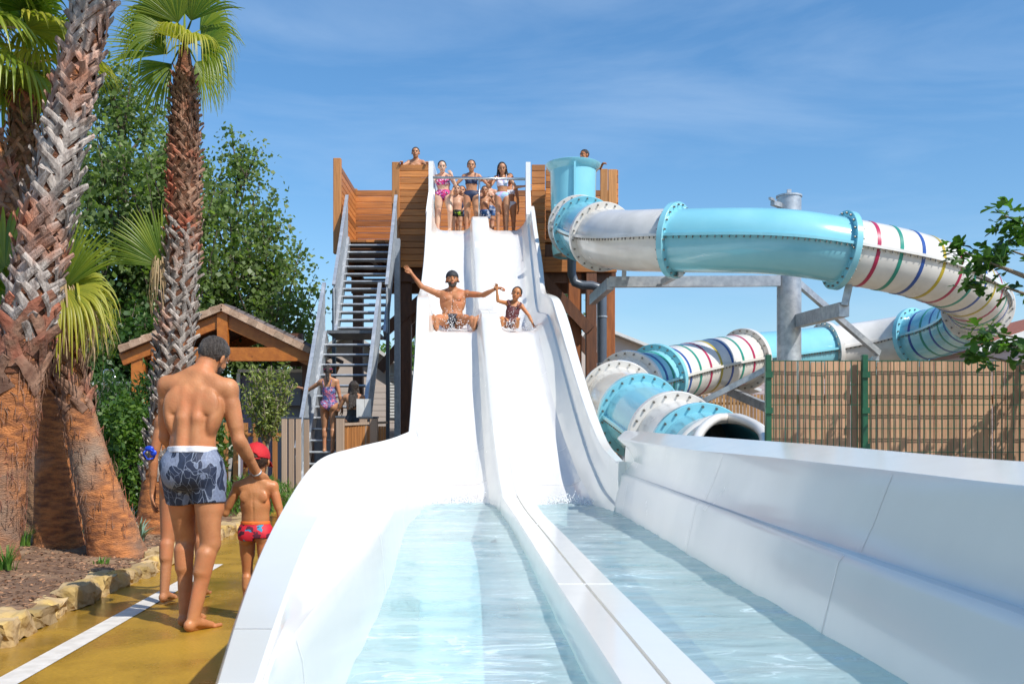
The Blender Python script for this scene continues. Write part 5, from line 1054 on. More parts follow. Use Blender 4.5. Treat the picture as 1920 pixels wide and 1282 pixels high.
# ------------------------------------------------------------------ people: one smooth-blended distance field per body, meshed as one surface
import openvdb as vdb
def V3(*a): return np.array(a, float)
def nrm(v): v = np.array(v, float); return v / np.linalg.norm(v)
def rotm(yaw=0, pitch=0, roll=0):
    """pitch>0 leans forward (+y), roll>0 leans to +x, yaw>0 turns left (ccw)"""
    return np.array(Matrix.Rotation(R(yaw), 3, 'Z') @ Matrix.Rotation(R(-pitch), 3, 'X') @ Matrix.Rotation(R(roll), 3, 'Y'))
class SDF:
    def __init__(s): s.p = []
    def cap(s, a, b, ra, rb, k=.02, g='', neg=False): s.p.append(('c', np.array(a, float), np.array(b, float), ra, rb, k, g, neg)); return s
    def ell(s, c, r, Rm=None, k=.02, g='', neg=False): s.p.append(('e', np.array(c, float), np.array(r, float), np.eye(3) if Rm is None else Rm, 0, k, g, neg)); return s
    def sub(s, gs): q = SDF(); q.p = [p for p in s.p if p[6] in gs]; return q
    def bounds(s, m=.03):
        lo = np.full(3, 1e9); hi = -lo
        for p in s.p:
            if p[7]: continue
            if p[0] == 'c':
                for q, r in ((p[1], p[3]), (p[2], p[4])): lo = np.minimum(lo, q - r); hi = np.maximum(hi, q + r)
            else: rr = max(p[2]); e = np.abs(p[3]) @ p[2]; lo = np.minimum(lo, p[1] - e); hi = np.maximum(hi, p[1] + e)
        return lo - m, hi + m
    def grid(s, vox, lo, hi):
        n = np.ceil((hi - lo) / vox).astype(int) + 1; D = np.full(tuple(n), .3, np.float32)
        ax = [lo[i] + vox * np.arange(n[i]) for i in range(3)]
        for typ, A, B, ra, rb, k, g, neg in s.p:
            if typ == 'c': l = np.minimum(A - ra, B - rb); h = np.maximum(A + ra, B + rb)
            else: e = np.abs(ra) @ B; l = A - e; h = A + e
            mg = k + .03; i0 = np.clip(np.floor((l - mg - lo) / vox).astype(int), 0, n - 1); i1 = np.clip(np.ceil((h + mg - lo) / vox).astype(int) + 1, 1, n)
            if (i1 <= i0).any(): continue
            X, Y, Z = np.meshgrid(ax[0][i0[0]:i1[0]], ax[1][i0[1]:i1[1]], ax[2][i0[2]:i1[2]], indexing='ij')
            if typ == 'c':
                ab = B - A; L2 = max(ab @ ab, 1e-9); px, py, pz = X - A[0], Y - A[1], Z - A[2]; t = np.clip((px * ab[0] + py * ab[1] + pz * ab[2]) / L2, 0, 1)
                d = np.sqrt((px - ab[0] * t) ** 2 + (py - ab[1] * t) ** 2 + (pz - ab[2] * t) ** 2) - (ra + (rb - ra) * t)
            else:
                px, py, pz = X - A[0], Y - A[1], Z - A[2]; Rm = ra; x = px * Rm[0, 0] + py * Rm[1, 0] + pz * Rm[2, 0]; y = px * Rm[0, 1] + py * Rm[1, 1] + pz * Rm[2, 1]; z = px * Rm[0, 2] + py * Rm[1, 2] + pz * Rm[2, 2]
                k0 = np.sqrt((x / B[0]) ** 2 + (y / B[1]) ** 2 + (z / B[2]) ** 2); k1 = np.sqrt((x / B[0] ** 2) ** 2 + (y / B[1] ** 2) ** 2 + (z / B[2] ** 2) ** 2); d = k0 * (k0 - 1) / np.maximum(k1, 1e-6)
            d = d.astype(np.float32); sl_ = (slice(i0[0], i1[0]), slice(i0[1], i1[1]), slice(i0[2], i1[2])); a = D[sl_]
            if neg: a = -a
            h = np.clip(.5 + .5 * (a - d) / k, 0, 1); r = a * (1 - h) + d * h - k * h * (1 - h)
            D[sl_] = -r if neg else r
        return D, ax
def meshgrid_(D, lo, vox, name, mat, parent):
    D = np.pad(D, 1, constant_values=.3); g = vdb.FloatGrid(.3); g.copyFromArray(np.ascontiguousarray(D)); pts, quads = g.convertToQuads(isovalue=0.0)
    if len(quads) == 0: return None
    pts = (pts - 1) * vox + lo; quads = quads[:, ::-1].copy()
    if name in ('hair', 'beard'):
        cen = pts.mean(0); d = pts - cen; d /= np.linalg.norm(d, axis=1)[:, None]; nz_ = np.array([mnoise.noise(Vector((a * 70, b_ * 70, c_ * 22))) + .6 * mnoise.noise(Vector((a * 150, b_ * 150, c_ * 50))) for a, b_, c_ in pts]); pts = pts + d * (nz_ * .0035)[:, None]
    return npmesh(name, pts, quads, mat, parent, smooth=True)
def part(sdf, vox, name, mat, parent, off=0, cut=None, noise_=0, ext=.0):
    """mesh an SDF, grown by off, intersected with the half spaces / functions in cut"""
    lo, hi = sdf.bounds(.03 + off); lo = np.floor(lo / vox) * vox; D, ax = sdf.grid(vox, lo, hi); D = D - off
    if cut is not None:
        X, Y, Z = np.meshgrid(*ax, indexing='ij')
        for f in cut: D = np.maximum(D, f(X, Y, Z))
    D = np.minimum(D, .3).astype(np.float32)
    return meshgrid_(D, lo, vox, name, mat, parent)
def plane(pt, n): pt = np.array(pt, float); n = nrm(n); return lambda X, Y, Z: ((X - pt[0]) * n[0] + (Y - pt[1]) * n[1] + (Z - pt[2]) * n[2])
PEOPLE = 'people'
def person(label, loc, h=1.7, head=0, w=1.0, fat=1.0, fem=False, child=False, skin='skin_tan', hair='short', hairm='hair_dark', lean=(0, 0, 0), chest=(0, 0, 0), neck=(0, 0, 0),
           armL=None, armR=None, legL=None, legR=None, hands=None, vox=.008, clothes=(), muscle=1.0, face=True, legf=1.0, headk=1.0, group=None, ground=None, extra=None, beard=None, detail=False):
    """body frame: x = the person's right, y = forward, z = up. loc = pelvis centre. arm=(upper dir, fore dir, hand dir, palm normal, curl); leg=(thigh dir, shank dir, foot dir)"""
    u = h / 1.75; cs_ = 1.0; H0 = rotm(head); Rp = H0 @ rotm(*lean); Rc = Rp @ rotm(*chest); Rh = Rc @ rotm(*neck); pel = np.array(loc, float)
    root = empty('person', (pel[0], pel[1], pel[2] if ground is None else ground), label, 'person', group)
    S_ = SDF(); p = lambda *a: pel + Rp @ (V3(*a) * h); hh = h * (.134 if not child else .168) * headk; tl = 1.0 if not child else .96
    co = pel + Rp @ (V3(0, 0, .055) * h) + Rc @ (V3(0, 0, .10 * tl) * h); c = lambda *a: co + Rc @ (V3(*a) * h)
    wf = w * fat; hipw = 1.10 if fem else 1.0; shw = (.92 if fem else 1.0) * w * (.93 if child else 1)
    # pelvis + belly
    S_.ell(p(0, 0, 0), V3((.092 if fem else .086) * wf * hipw, .062 * fat, .062) * h, Rp, .03 * u, 'pel'); 
    for sx in (-1, 1): S_.ell(p(sx * .043 * hipw * wf, -.036 if fem else -.028, -.030), V3(.044 * wf * (1.15 if fem else 1), (.045 if fem else .036) * fat, .050) * h, Rp, .02 * u, 'pel')
    S_.ell(p(0, .0, .055), V3(.077 * wf * (.93 if fem else 1), .053 * fat, .060) * h, Rp, .03 * u, 'tor'); mid = (p(0, 0, .07) + c(0, 0, -.05)) / 2
    S_.ell(mid, V3(.075 * wf * (.90 if fem else 1), .053 * fat, .065) * h, Rc, .03 * u, 'tor')
    S_.ell(c(0, 0, -.01), V3(.086 * wf * (.92 if fem else 1), .064 * fat, .085) * h, Rc, .03 * u, 'tor'); S_.ell(c(0, -.008, .055), V3(.098 * shw, .056 * fat, .055) * h, Rc, .03 * u, 'tor')
    sh = {s: c(s * .108 * shw, -.008, .090) for s in (-1, 1)}
    S_.cap(c(-.07 * shw, -.012, .088), c(.07 * shw, -.012, .088), .038 * h, .038 * h, .03 * u, 'tor')
    nb = c(0, -.015, .115); hc = nb + Rc @ V3(0, .008, .012) * h + Rh @ V3(0, .018 * h, .036 * h + .38 * hh); nk = hc + Rh @ V3(0, -.10, -.22) * hh
    for s in (-1, 1): S_.cap(c(s * .016, -.02, .135), c(s * .085 * shw, -.018, .100), .026 * h * (1 if not fem else .8), .024 * h, .03 * u, 'tor')
    S_.cap(nb - Rc @ V3(0, 0, .02 * h), nk, .037 * h * (.85 if fem or child else 1.03), .034 * h * (.85 if fem or child else 1.0), .02 * u, 'neck')
    if not fem and not child:
        for s in (-1, 1):
            S_.ell(c(s * .045, .046, .035), V3(.043, .02 * muscle, .034) * h, Rc @ rotm(0, -8, s * 12), .012 * u, 'tor')            # pectorals
            S_.ell(c(s * .078 * w, -.022, -.005), V3(.022, .036, .065) * h, Rc @ rotm(0, 0, s * 12), .02 * u, 'tor')                 # lats
            S_.ell(c(s * .052, -.052, .038), V3(.036, .013, .044) * h, Rc @ rotm(0, 0, -s * 16), .012 * u, 'tor')                   # shoulder blades
            S_.cap(c(s * .024, -.046, .075), c(s * .023, -.050, -.02), .014 * h, .0175 * h, .02 * u, 'tor'); S_.cap(c(s * .023, -.050, -.02), p(s * .022, -.041, .02), .0175 * h, .019 * h, .02 * u, 'tor')                              # erectors
        if detail:
            S_.cap(c(0, -.078, .07), p(0, -.070, .03), .008 * h, .009 * h, .014 * u, 'tor', True)
            for s in (-1, 1):
                S_.cap(c(s * .030, -.074, .055), c(s * .050, -.074, -.012), .003 * h, .003 * h, .016 * u, 'tor', True)
        S_.cap(c(0, .064, .05), p(0, .052, .05), .004 * h, .004 * h, .01 * u, 'tor', True)
    elif not fem:
        S_.cap(c(0, -.070, .06), p(0, -.058, .03), .005 * h, .005 * h, .012 * u, 'tor', True)
        for s in (-1, 1): S_.ell(c(s * .05, -.05, .035), V3(.03, .012, .034) * h, Rc @ rotm(0, 0, -s * 16), .012 * u, 'tor')
    if fem and not child:
        for s in (-1, 1): S_.ell(c(s * .043 * fat, .052 * fat, .012), V3(.034, .030, .034) * h * (.9 + .4 * (fat - 1) * 3), Rc, .012 * u, 'bust')
        S_.cap(c(0, -.07, .06), p(0, -.056, .04), .004 * h, .004 * h, .012 * u, 'tor', True)
    S_.ell(p(0, .056 * fat, .075), V3(.006, .006, .008) * h, Rp, .008 * u, 'tor', True)
    # arms
    AR = {}
    for s, arm, hk in ((1, armR, 0), (-1, armL, 1)):
        ua, fa, hd, pn, curl = arm or ((s * .16, 0, -1), (s * .06, .12, -1), (0, .1, -1), (-s, 0, 0), .35)
        ua = H0 @ nrm(ua) if arm is None or len(arm) < 6 else nrm(ua); fa = H0 @ nrm(fa); hd = H0 @ nrm(hd); pn = H0 @ nrm(pn); pn = nrm(pn - hd * (pn @ hd)); th_ = np.cross(hd, pn) * 1.0
        a0 = sh[s]; th_ = th_ if s < 0 else -th_; am = fat ** .6 * (.84 if fem else .92 if child else 1) 
        e = a0 + ua * .168 * h; wr = e + fa * .148 * h
        S_.ell(a0 - ua * .0 + H0 @ V3(0, 0, .002) * h, V3(.034, .034, .036) * h * am, None, .022 * u, 'arm'); S_.cap(a0 + ua * .02 * h, e, .0285 * h * am, .0205 * h * am, .018 * u, 'arm')
        S_.cap(a0 + ua * .05 * h, a0 + ua * .12 * h, .027 * h * am, .024 * h * am, .014 * u, 'arm'); S_.cap(e, wr, .0215 * h * am, .0142 * h * am, .014 * u, 'arm'); S_.cap(e + fa * .015 * h, e + fa * .065 * h, .0235 * h * am, .020 * h * am, .014 * u, 'arm')
        S_.ell(wr + hd * .047 * u, V3(.040, .052, .0165) * u, np.stack([th_, hd, pn], 1), .012 * u, 'arm'); S_.cap(wr - fa * .01 * u, wr + hd * .03 * u, .023 * u, .021 * u, .012 * u, 'arm')
        for j, (o, L_, rr_) in enumerate(((.030, .070, .0088), (.010, .078, .009), (-.010, .073, .0088), (-.029, .057, .008))):
            q = wr + hd * .083 * u + th_ * o * u; ang = curl * (.55 + .12 * j); d = hd + th_ * o * 1.6; d = nrm(d); cu = 0
            for f_, rs_ in ((.45, 1), (.32, .92), (.23, .82)):
                cu += ang; dd = nrm(d * math.cos(cu) + pn * math.sin(cu)); q2 = q + dd * L_ * f_ * u; S_.cap(q, q2, rr_ * rs_ * u, rr_ * rs_ * .93 * u, .004 * u, 'arm'); q = q2
        t0 = wr + hd * .022 * u + th_ * .022 * u; t1 = t0 + nrm(hd * .75 + th_ * .75 + pn * .35) * .042 * u; t2 = t1 + nrm(hd + th_ * .35 + pn * (.25 + curl * .5)) * .032 * u; t3 = t2 + nrm(hd + th_ * .05 + pn * (.25 + curl)) * .024 * u
        S_.cap(t0, t1, .0145 * u, .0115 * u, .008 * u, 'arm'); S_.cap(t1, t2, .0105 * u, .0095 * u, .004 * u, 'arm'); S_.cap(t2, t3, .0095 * u, .008 * u, .004 * u, 'arm')
        AR[s] = dict(sh=a0, el=e, wr=wr, fa=fa, hd=hd, pn=pn, th=th_, tip=wr + hd * .1 * u)
    # legs
    LG = {}
    for s, leg in ((1, legR), (-1, legL)):
        td, sd, fd = leg or ((s * .04, 0, -1), (0, -.02, -1), (s * .2, 1, 0)); td = H0 @ nrm(td); sd = H0 @ nrm(sd); fd = H0 @ nrm(fd); hp = p(s * .048 * hipw * wf, 0, -.012); lk = legf * (1 if not child else .93)
        kn = hp + td * .245 * h * lk; an = kn + sd * .240 * h * lk; lm = fat ** .8 * (1.0 if not child else .9); pole = nrm(np.cross(np.cross(sd, td + 1e-3), sd)) if np.linalg.norm(np.cross(sd, td)) > .05 else fd; back = -nrm(fd - sd * (fd @ sd))
        S_.cap(hp, kn, .0535 * h * lm * (1.06 if fem else 1), .0315 * h * lm, .022 * u, 'leg'); S_.cap(hp + td * .03 * h - back * .012 * h, hp + td * .13 * h - back * .01 * h, .050 * h * lm, .044 * h * lm, .018 * u, 'leg')
        S_.ell(kn - back * .006 * h, V3(.027, .028, .034) * h * lm, None, .02 * u, 'leg'); S_.cap(kn, an, .0285 * h * lm, .0195 * h * lm, .014 * u, 'leg')
        S_.cap(kn + sd * .04 * h + back * .012 * h, kn + sd * .095 * h + back * .012 * h, .0290 * h * lm, .0255 * h * lm, .018 * u, 'leg'); S_.cap(kn + sd * .10 * h + back * .008 * h, an + back * .010 * h, .019 * h * lm, .0115 * h * lm, .014 * u, 'leg')
        fu = nrm(np.cross(np.cross(fd, -sd), fd)); sid = np.cross(fd, fu); 
        S_.ell(an - fd * .026 * u - fu * .040 * u, V3(.030, .036, .034) * u, np.stack([sid, fd, fu], 1), .014 * u, 'foot')
        for o in (-.016, .016): S_.cap(an + fd * .01 * u + sid * o * .6 * u - fu * .025 * u, an + fd * .125 * u + sid * o * 1.2 * u - fu * .057 * u, .030 * u, .0185 * u, .014 * u, 'foot')
        S_.cap(an - fd * .02 * u - fu * .062 * u, an + fd * .13 * u - fu * .062 * u, .018 * u, .018 * u, .012 * u, 'foot')
        for j in range(5):
            o = (j - 2) * .0165 * s; q = an + fd * (.132 - .006 * j) * u - sid * o * 1.0 * u * (-1) * -1 - fu * .063 * u; S_.cap(q, q + fd * (.050 - .006 * j) * u, .0115 * u * (1.15 if j == 0 else .85), .0095 * u * (1.2 if j == 0 else .85), .004 * u, 'foot')
        LG[s] = dict(hp=hp, kn=kn, an=an, td=td, sd=sd, fd=fd)
    # head
    q = lambda *a: hc + Rh @ (V3(*a) * hh)
    S_.ell(q(0, -.05, .12), V3(.335, .42, .375) * hh, Rh, .02 * u, 'head'); S_.ell(q(0, .11, -.17), V3(.255, .275, .31) * hh, Rh, .02 * u, 'head'); S_.ell(q(0, .24, -.40), V3(.12, .10, .085) * hh, Rh, .014 * u, 'head')
    S_.ell(q(0, .30, .11), V3(.22, .07, .05) * hh, Rh, .01 * u, 'head')
    for s in (-1, 1):
        S_.ell(q(s * .16, .25, -.10), V3(.09, .09, .09) * hh, Rh, .01 * u, 'head'); S_.ell(q(s * .145, .40, .035), V3(.075, .055, .045) * hh, Rh, .008 * u, 'head', True)
        S_.ell(q(s * .345, -.03, -.03), V3(.030, .085, .13) * hh, Rh @ rotm(s * 20, 8, 0), .006 * u, 'ear')
    S_.cap(q(0, .36, .05), q(0, .455, -.09), .03 * hh, .05 * hh, .008 * u, 'head'); S_.ell(q(0, .40, -.115), V3(.075, .05, .035) * hh, Rh, .006 * u, 'head')
    S_.ell(q(0, .355, -.235), V3(.10, .05, .022) * hh, Rh, .006 * u, 'head'); S_.ell(q(0, .35, -.275), V3(.09, .05, .024) * hh, Rh, .006 * u, 'head')
    body = part(S_, vox, 'body', skin, root)
    fv = min(vox, .005)
    if face:
        m = MB()
        for s in (-1, 1):
            m = MB(); m.ball(Vector(q(s * .145, .335, .035)), .046 * hh, 8, (1.1, 1, .5)); eo = m.build('eye', 'tooth', body, smooth=True); m = MB(); m.ball(Vector(q(s * .143, .350, .035)), .034 * hh, 8); m.build('iris', 'eye_dark', eo, smooth=True)
            m = MB(); m.tube([q(s * .06, .375, .115), q(s * .14, .375, .145), q(s * .23, .33, .115)], .018 * hh, 5); m.build('eyebrow', hairm, body, smooth=True)
        m = MB(); m.tube([q(-.11, .365, -.245), q(-.05, .405, -.255), q(.05, .405, -.255), q(.11, .365, -.245)], [.012 * hh, .026 * hh, .026 * hh, .012 * hh], 6, squash=.8); m.build('mouth', 'lip', body, smooth=True)
    # hair
    HS = SDF(); HS.ell(q(0, -.06, .13), V3(.345, .425, .385) * hh, Rh, .02 * u); rnd_cut = [plane(q(0, .225, .25), Rh @ V3(0, .80, -.60))]
    if hair == 'short': part(HS, fv, 'hair', hairm, body, off=.006 * hh + .002, cut=[plane(q(0, .20, .25), Rh @ V3(0, .78, -.62)), plane(q(0, 0, -.26), Rh @ V3(0, .25, -1))])
    elif hair in ('long', 'wet', 'pony', 'bun'):
        if hair in ('long', 'wet'):
            for s in (-1, 1):
                HS.cap(q(s * .26, -.12, .1), q(s * .36, -.12, -.55), .13 * hh, .12 * hh, .03 * u)
                if hair == 'long': HS.cap(q(s * .36, -.10, -.5), c(s * .062, .02, .035), .11 * hh, .06 * hh, .02 * u); HS.cap(q(s * .3, -.2, -.5), c(s * .05, -.075, .02), .11 * hh, .06 * hh, .02 * u)
            HS.cap(q(0, -.3, .1), q(0, -.32, -.55), .26 * hh, .2 * hh, .03 * u)
            for s in (-1, -.3, .4, 1): HS.cap(q(s * .2, -.34, -.5), c(s * .035, -.083, -.03 + .02 * s), .10 * hh, .045 * hh, .015 * u)
        if hair == 'pony': HS.cap(q(0, -.44, .1), q(.05, -.56, -.05), .13 * hh, .11 * hh, .02 * u); HS.cap(q(.05, -.56, -.05), c(.015, -.085, .0), .12 * hh, .05 * hh, .02 * u)
        if hair == 'bun': HS.ell(q(0, -.46, .12), V3(.14, .12, .14) * hh, Rh, .02 * u)
        f = lambda X, Y, Z: np.maximum(plane(q(0, .215, .25), Rh @ V3(0, .80, -.60))(X, Y, Z), -.3)
        fr = plane(q(0, .17, 0), Rh @ V3(0, 1, 0)); lowz = plane(q(0, 0, -.25), Rh @ V3(0, 0, 1))
        part(HS, fv, 'hair', hairm, body, off=.016 * hh + .003, cut=[lambda X, Y, Z: np.minimum(f(X, Y, Z), np.maximum(lowz(X, Y, Z), -1.0) * 1.0 if hair in ('long', 'wet') else f(X, Y, Z)), fr if hair != 'long' else (lambda X, Y, Z: np.minimum(fr(X, Y, Z), lowz(X, Y, Z)))])
    if beard:
        BS = SDF(); BS.ell(q(0, .11, -.17), V3(.262, .283, .318) * hh, Rh, .02 * u); BS.ell(q(0, .24, -.41), V3(.135, .12, .10) * hh, Rh, .02 * u)
        part(BS, fv, 'beard', beard, body, off=.008 * hh, cut=[plane(q(0, .0, -.16), Rh @ V3(0, .12, 1)), plane(q(0, .05, 0), Rh @ V3(0, -1, 0)), lambda X, Y, Z: -(np.sqrt((X - q(0, .42, -.25)[0]) ** 2 + (Y - q(0, .42, -.25)[1]) ** 2 + (Z - q(0, .42, -.25)[2]) ** 2) - .115 * hh)])
    ctx = dict(p=p, c=c, q=q, h=h, u=u, hh=hh, Rp=Rp, Rc=Rc, Rh=Rh, S=S_, LG=LG, AR=AR, body=body, root=root, vox=vox, wf=wf, fat=fat, fv=fv)
    for cl in clothes: cl(ctx)
    return ctx
def trunks(mat, leg=.4, band=None, top=.045, name='swim_trunks', off=.011, sub=None):
    """shorts: pelvis and thighs grown outward, cut at the waist and across each thigh"""
    def f(x):
        p, h, LG, vox = x['p'], x['h'], x['LG'], x['vox']; S_ = x['S'].sub(('pel',)); S_.p += [q for q in x['S'].sub(('leg',)).p]; S_.p += [q for q in x['S'].sub(('tor',)).p if not q[7]]; S_.ell(p(0, -.026, -.028), V3(.080 * x['wf'], .043 * x['fat'], .058) * h, x['Rp'], .03 * x['u'], 'pel')
        cuts = [plane(p(0, 0, top), x['Rp'] @ V3(0, 0, 1))]
        def legcut(X, Y, Z):
            d = None; a = []
            for s in (1, -1): g = LG[s]; a.append((plane(g['hp'] + g['td'] * .245 * h * leg, g['td'])(X, Y, Z), (X - g['hp'][0]) * x['Rp'][0, 0] + (Y - g['hp'][1]) * x['Rp'][1, 0]))
            side = (X - p(0, 0, 0)[0]) * x['Rp'][0, 0] + (Y - p(0, 0, 0)[1]) * x['Rp'][1, 0] + (Z - p(0, 0, 0)[2]) * x['Rp'][2, 0]
            return np.where(side > 0, a[0][0], a[1][0])
        o = part(S_, min(vox, .006), name, mat, x['body'], off=off * x['u'], cut=cuts + [legcut])
        if band:
            B = SDF(); B.p = [q for q in x['S'].sub(('pel', 'tor')).p if not q[7]]
            part(B, min(vox, .006), 'waistband', band, o, off=(off + .003) * x['u'], cut=[plane(p(0, 0, top + .004), x['Rp'] @ V3(0, 0, 1)), plane(p(0, 0, top - .016), x['Rp'] @ V3(0, 0, -1))])
    return f
def brief(mat, top=.025, low=.045, name='swim_brief', off=.006, hi=.35):
    def f(x):
        p = x['p']; S_ = x['S'].sub(('pel',)); S_.p += x['S'].sub(('leg',)).p[:0]; q = [t for t in x['S'].sub(('leg',)).p if t[0] == 'c']; S_.p += [q[0], q[len(q) // 2]]; S_.p += x['S'].sub(('tor',)).p[:1]
        cut = [plane(p(0, 0, top), x['Rp'] @ V3(0, 0, 1))] + [plane(p(s * low, 0, -.035), x['Rp'] @ V3(s * .72, 0, -hi * 2)) for s in (-1, 1)]
        part(S_, min(x['vox'], .006), name, mat, x['body'], off=off * x['u'], cut=cut)
    return f
def onepiece(mat, top=.07, back=.0, name='swimsuit', off=.005, straps=True, low=.045):
    def f(x):
        p, c = x['p'], x['c']; S_ = x['S'].sub(('pel', 'tor', 'bust')); q = [t for t in x['S'].sub(('leg',)).p if t[0] == 'c']; S_.p += [q[0], q[len(q) // 2]]
        fr = plane(c(0, 0, top), x['Rc'] @ V3(0, 0, 1)); bk = plane(c(0, 0, back), x['Rc'] @ V3(0, 0, 1)); yy = plane(c(0, 0, 0), x['Rc'] @ V3(0, 1, 0))
        cut = [lambda X, Y, Z: np.where(yy(X, Y, Z) > 0, fr(X, Y, Z), bk(X, Y, Z))] + [plane(p(s * low, 0, -.035), x['Rp'] @ V3(s * .72, 0, -.7)) for s in (-1, 1)]
        o = part(S_, min(x['vox'], .006), name, mat, x['body'], off=off * x['u'], cut=cut)
        if straps: strap(x, mat, o, top, back)
    return f
def strap(x, mat, o, top, back, sx=.045, cross=False):
    c = x['c']; f_ = x['fat']
    for s in (-1, 1):
        m = MB(); pts = [c(s * sx, .066 * f_, top - .01), c(s * sx * 1.1, .052, top + .04), c(s * .05, .005, .132), c(s * .048, -.055, .10), c((-s if cross else s) * sx * .8, -.072 * f_, back)]
        m.tube(catmull(pts, 4), .0065 * x['u'] * 1.2, 6, squash=.6); m.build('strap', mat, o, smooth=True)
def bikini_top(mat, lo=-.022, hi=.045, straps=True, v=False, name='bikini_top'):
    def f(x):
        c = x['c']; S_ = x['S'].sub(('tor', 'bust')); cut = [plane(c(0, 0, hi), x['Rc'] @ V3(0, 0, 1)), plane(c(0, 0, lo), x['Rc'] @ V3(0, 0, -1))]; yy = plane(c(0, 0, 0), x['Rc'] @ V3(0, 1, 0)); bh = plane(c(0, 0, lo + .018), x['Rc'] @ V3(0, 0, 1))
        cut.append(lambda X, Y, Z: np.where(yy(X, Y, Z) > 0, -1, bh(X, Y, Z)))
        if v: cut += [lambda X, Y, Z: np.minimum(plane(c(0, .05, lo + .022), x['Rc'] @ V3(-.8, 0, .6))(X, Y, Z), plane(c(0, .05, lo + .022), x['Rc'] @ V3(.8, 0, .6))(X, Y, Z))]
        o = part(S_, min(x['vox'], .006), name, mat, x['body'], off=.006 * x['u'], cut=cut)
        if straps: strap(x, mat, o, hi, lo, .05)
    return f
def cap(mat, backwards=False):
    def f(x):
        q, hh, Rh = x['q'], x['hh'], x['Rh']; HS = SDF(); HS.ell(q(0, -.06, .13), V3(.375, .455, .41) * hh, Rh, .02); sg = -1 if backwards else 1
        hole = lambda X, Y, Z: -(np.sqrt((X - q(0, -.50 * sg, .07)[0]) ** 2 + (Y - q(0, -.5 * sg, .07)[1]) ** 2 + ((Z - q(0, -.5 * sg, .07)[2]) * 1.25) ** 2) - .15 * hh)
        cuts = [plane(q(0, 0, .05 if not backwards else .10), Rh @ V3(0, .12 if backwards else -.04, -1))] + ([hole] if not backwards else [])
        o = part(HS, .005, 'cap', mat, x['body'], off=.012 * hh, cut=cuts)
        m = MB(); rs = []
        for i in range(7):
            t = i / 6; a = []
            for k in range(13):
                th_ = math.pi * (k / 12 - .5) * .78; r = .40 + .36 * t * math.cos(th_); a.append(q(math.sin(th_) * (.40 + .06 * t), sg * (math.cos(th_) * r + .0), .09 - .14 * t - (.10 * math.sin(th_) ** 2)))
            rs.append(a)
        m.rings([r + [Vector(v) + Vector((0, 0, -.006)) for v in r[::-1]] for r in rs], cap=True); m.build('visor', mat, o, smooth=True)
        if not backwards:
            m = MB(); m.tube([q(s_ * .17, -.505 + .06 * abs(s_), .035) for s_ in (-1.2, -.6, 0, .6, 1.2)], .03 * hh, 6, squash=.5); m.build('cap_strap', mat, o, smooth=True)
        m = MB(); m.ball(Vector(q(0, -.06, .56)), .03 * hh, 8, (1, 1, .5)); m.build('cap_button', mat, o, smooth=True)
    return f
def band(which, mat, r=.021, t=.25, thick=.005, name='bracelet', wide=.012):
    def f(x):
        A = x['AR'][which]; c_ = A['wr'] - A['fa'] * (t * .05); d = Vector(A['fa']); m = MB(); uu = Vector(np.cross(A['fa'], V3(.3, .9, .1))).normalized(); vv = d.cross(uu); n = 24; C = Vector(c_)
        prof = [(-wide / 2, r), (-wide / 2, r + thick), (wide / 2, r + thick), (wide / 2, r)]
        m.rings([[C + d * a + (uu * math.cos(6.283 * k / n) + vv * math.sin(6.283 * k / n)) * rr * x['u'] for k in range(n)] for a, rr in prof + prof[:1]], cap=False); m.build(name, mat, x['body'], smooth=True)
    return f
def goggles(mat, pos='forehead'):
    def f(x):
        q, hh = x['q'], x['hh']; m = MB(); n = 28; pts = [q(.365 * math.cos(6.283 * k / n), -.06 + .455 * math.sin(6.283 * k / n), .16 + .05 * math.sin(6.283 * k / n)) for k in range(n + 1)]; m.tube(pts, .026 * hh, 6, cap=False); g = m.build('goggles', mat, x['body'], smooth=True)
        for s in (-1, 1): m = MB(); m.ball(Vector(q(s * .14, .40, .20)), .085 * hh, 10, (1.2, .6, .8)); m.build('lens', mat, g, smooth=True)
    return f
# ------------------------------------------------------------------ the people in the photo
QP = 'people queueing at the top of the slide'
# walking man, seen from behind
man = person('tanned barefoot man in blue floral trunks seen from behind, hand on the boy', (PX(360, 5.98), 5.98, .990), h=1.86, head=2, w=.93, headk=.96, skin='skin_wet', hair='short', hairm='hair_grey', lean=(0, 3, 0), chest=(-4, 7, 3), neck=(-20, 12, 14), muscle=1.0,
    armR=((.20, .02, -1), (.27, .62, -.74), (.42, .45, -.60), (.1, .85, .0), .30), armL=((-.10, .22, -1), (.25, .8, -.5), (.3, .9, -.2), (1, 0, 0), .5),
    legR=((.07, -.05, -1), (-.18, -.17, -1), (.55, 1, -.0)), legL=((.02, .27, -1), (.03, -.10, -1), (.35, 1, .1)), vox=.0055, detail=True, face=True, beard='hair_grey',
    clothes=[trunks('floral_trunks', .48, 'cloth_white', .048, off=.009), band(1, 'bracelet', .0255, .1, .004)])
boy = person('small boy in a red cap and red patterned swim briefs, seen from behind', (PX(479, 6.25), 6.25, .57), headk=1.16, h=1.11, head=0, child=True, w=1.0, skin='skin_child', hair='short', hairm='hair_brown', chest=(0, 2, 0), neck=(0, 4, 0),
    armL=((-.42, .1, -.85), (-.25, .9, .25), (-.1, .9, .3), (1, 0, 0), .8), armR=((.28, -.05, -1), (.1, .2, -1), (0, .2, -1), (-1, 0, 0), .5), legL=((-.03, .15, -1), (0, -.1, -1), (0, 1, 0)), legR=((.05, -.1, -1), (0, -.2, -1), (.1, 1, 0)), vox=.0055,
    clothes=[cap('cap_red'), trunks('boy_briefs', .16, 'orange_cloth', .045, 'swim_briefs', .006)])
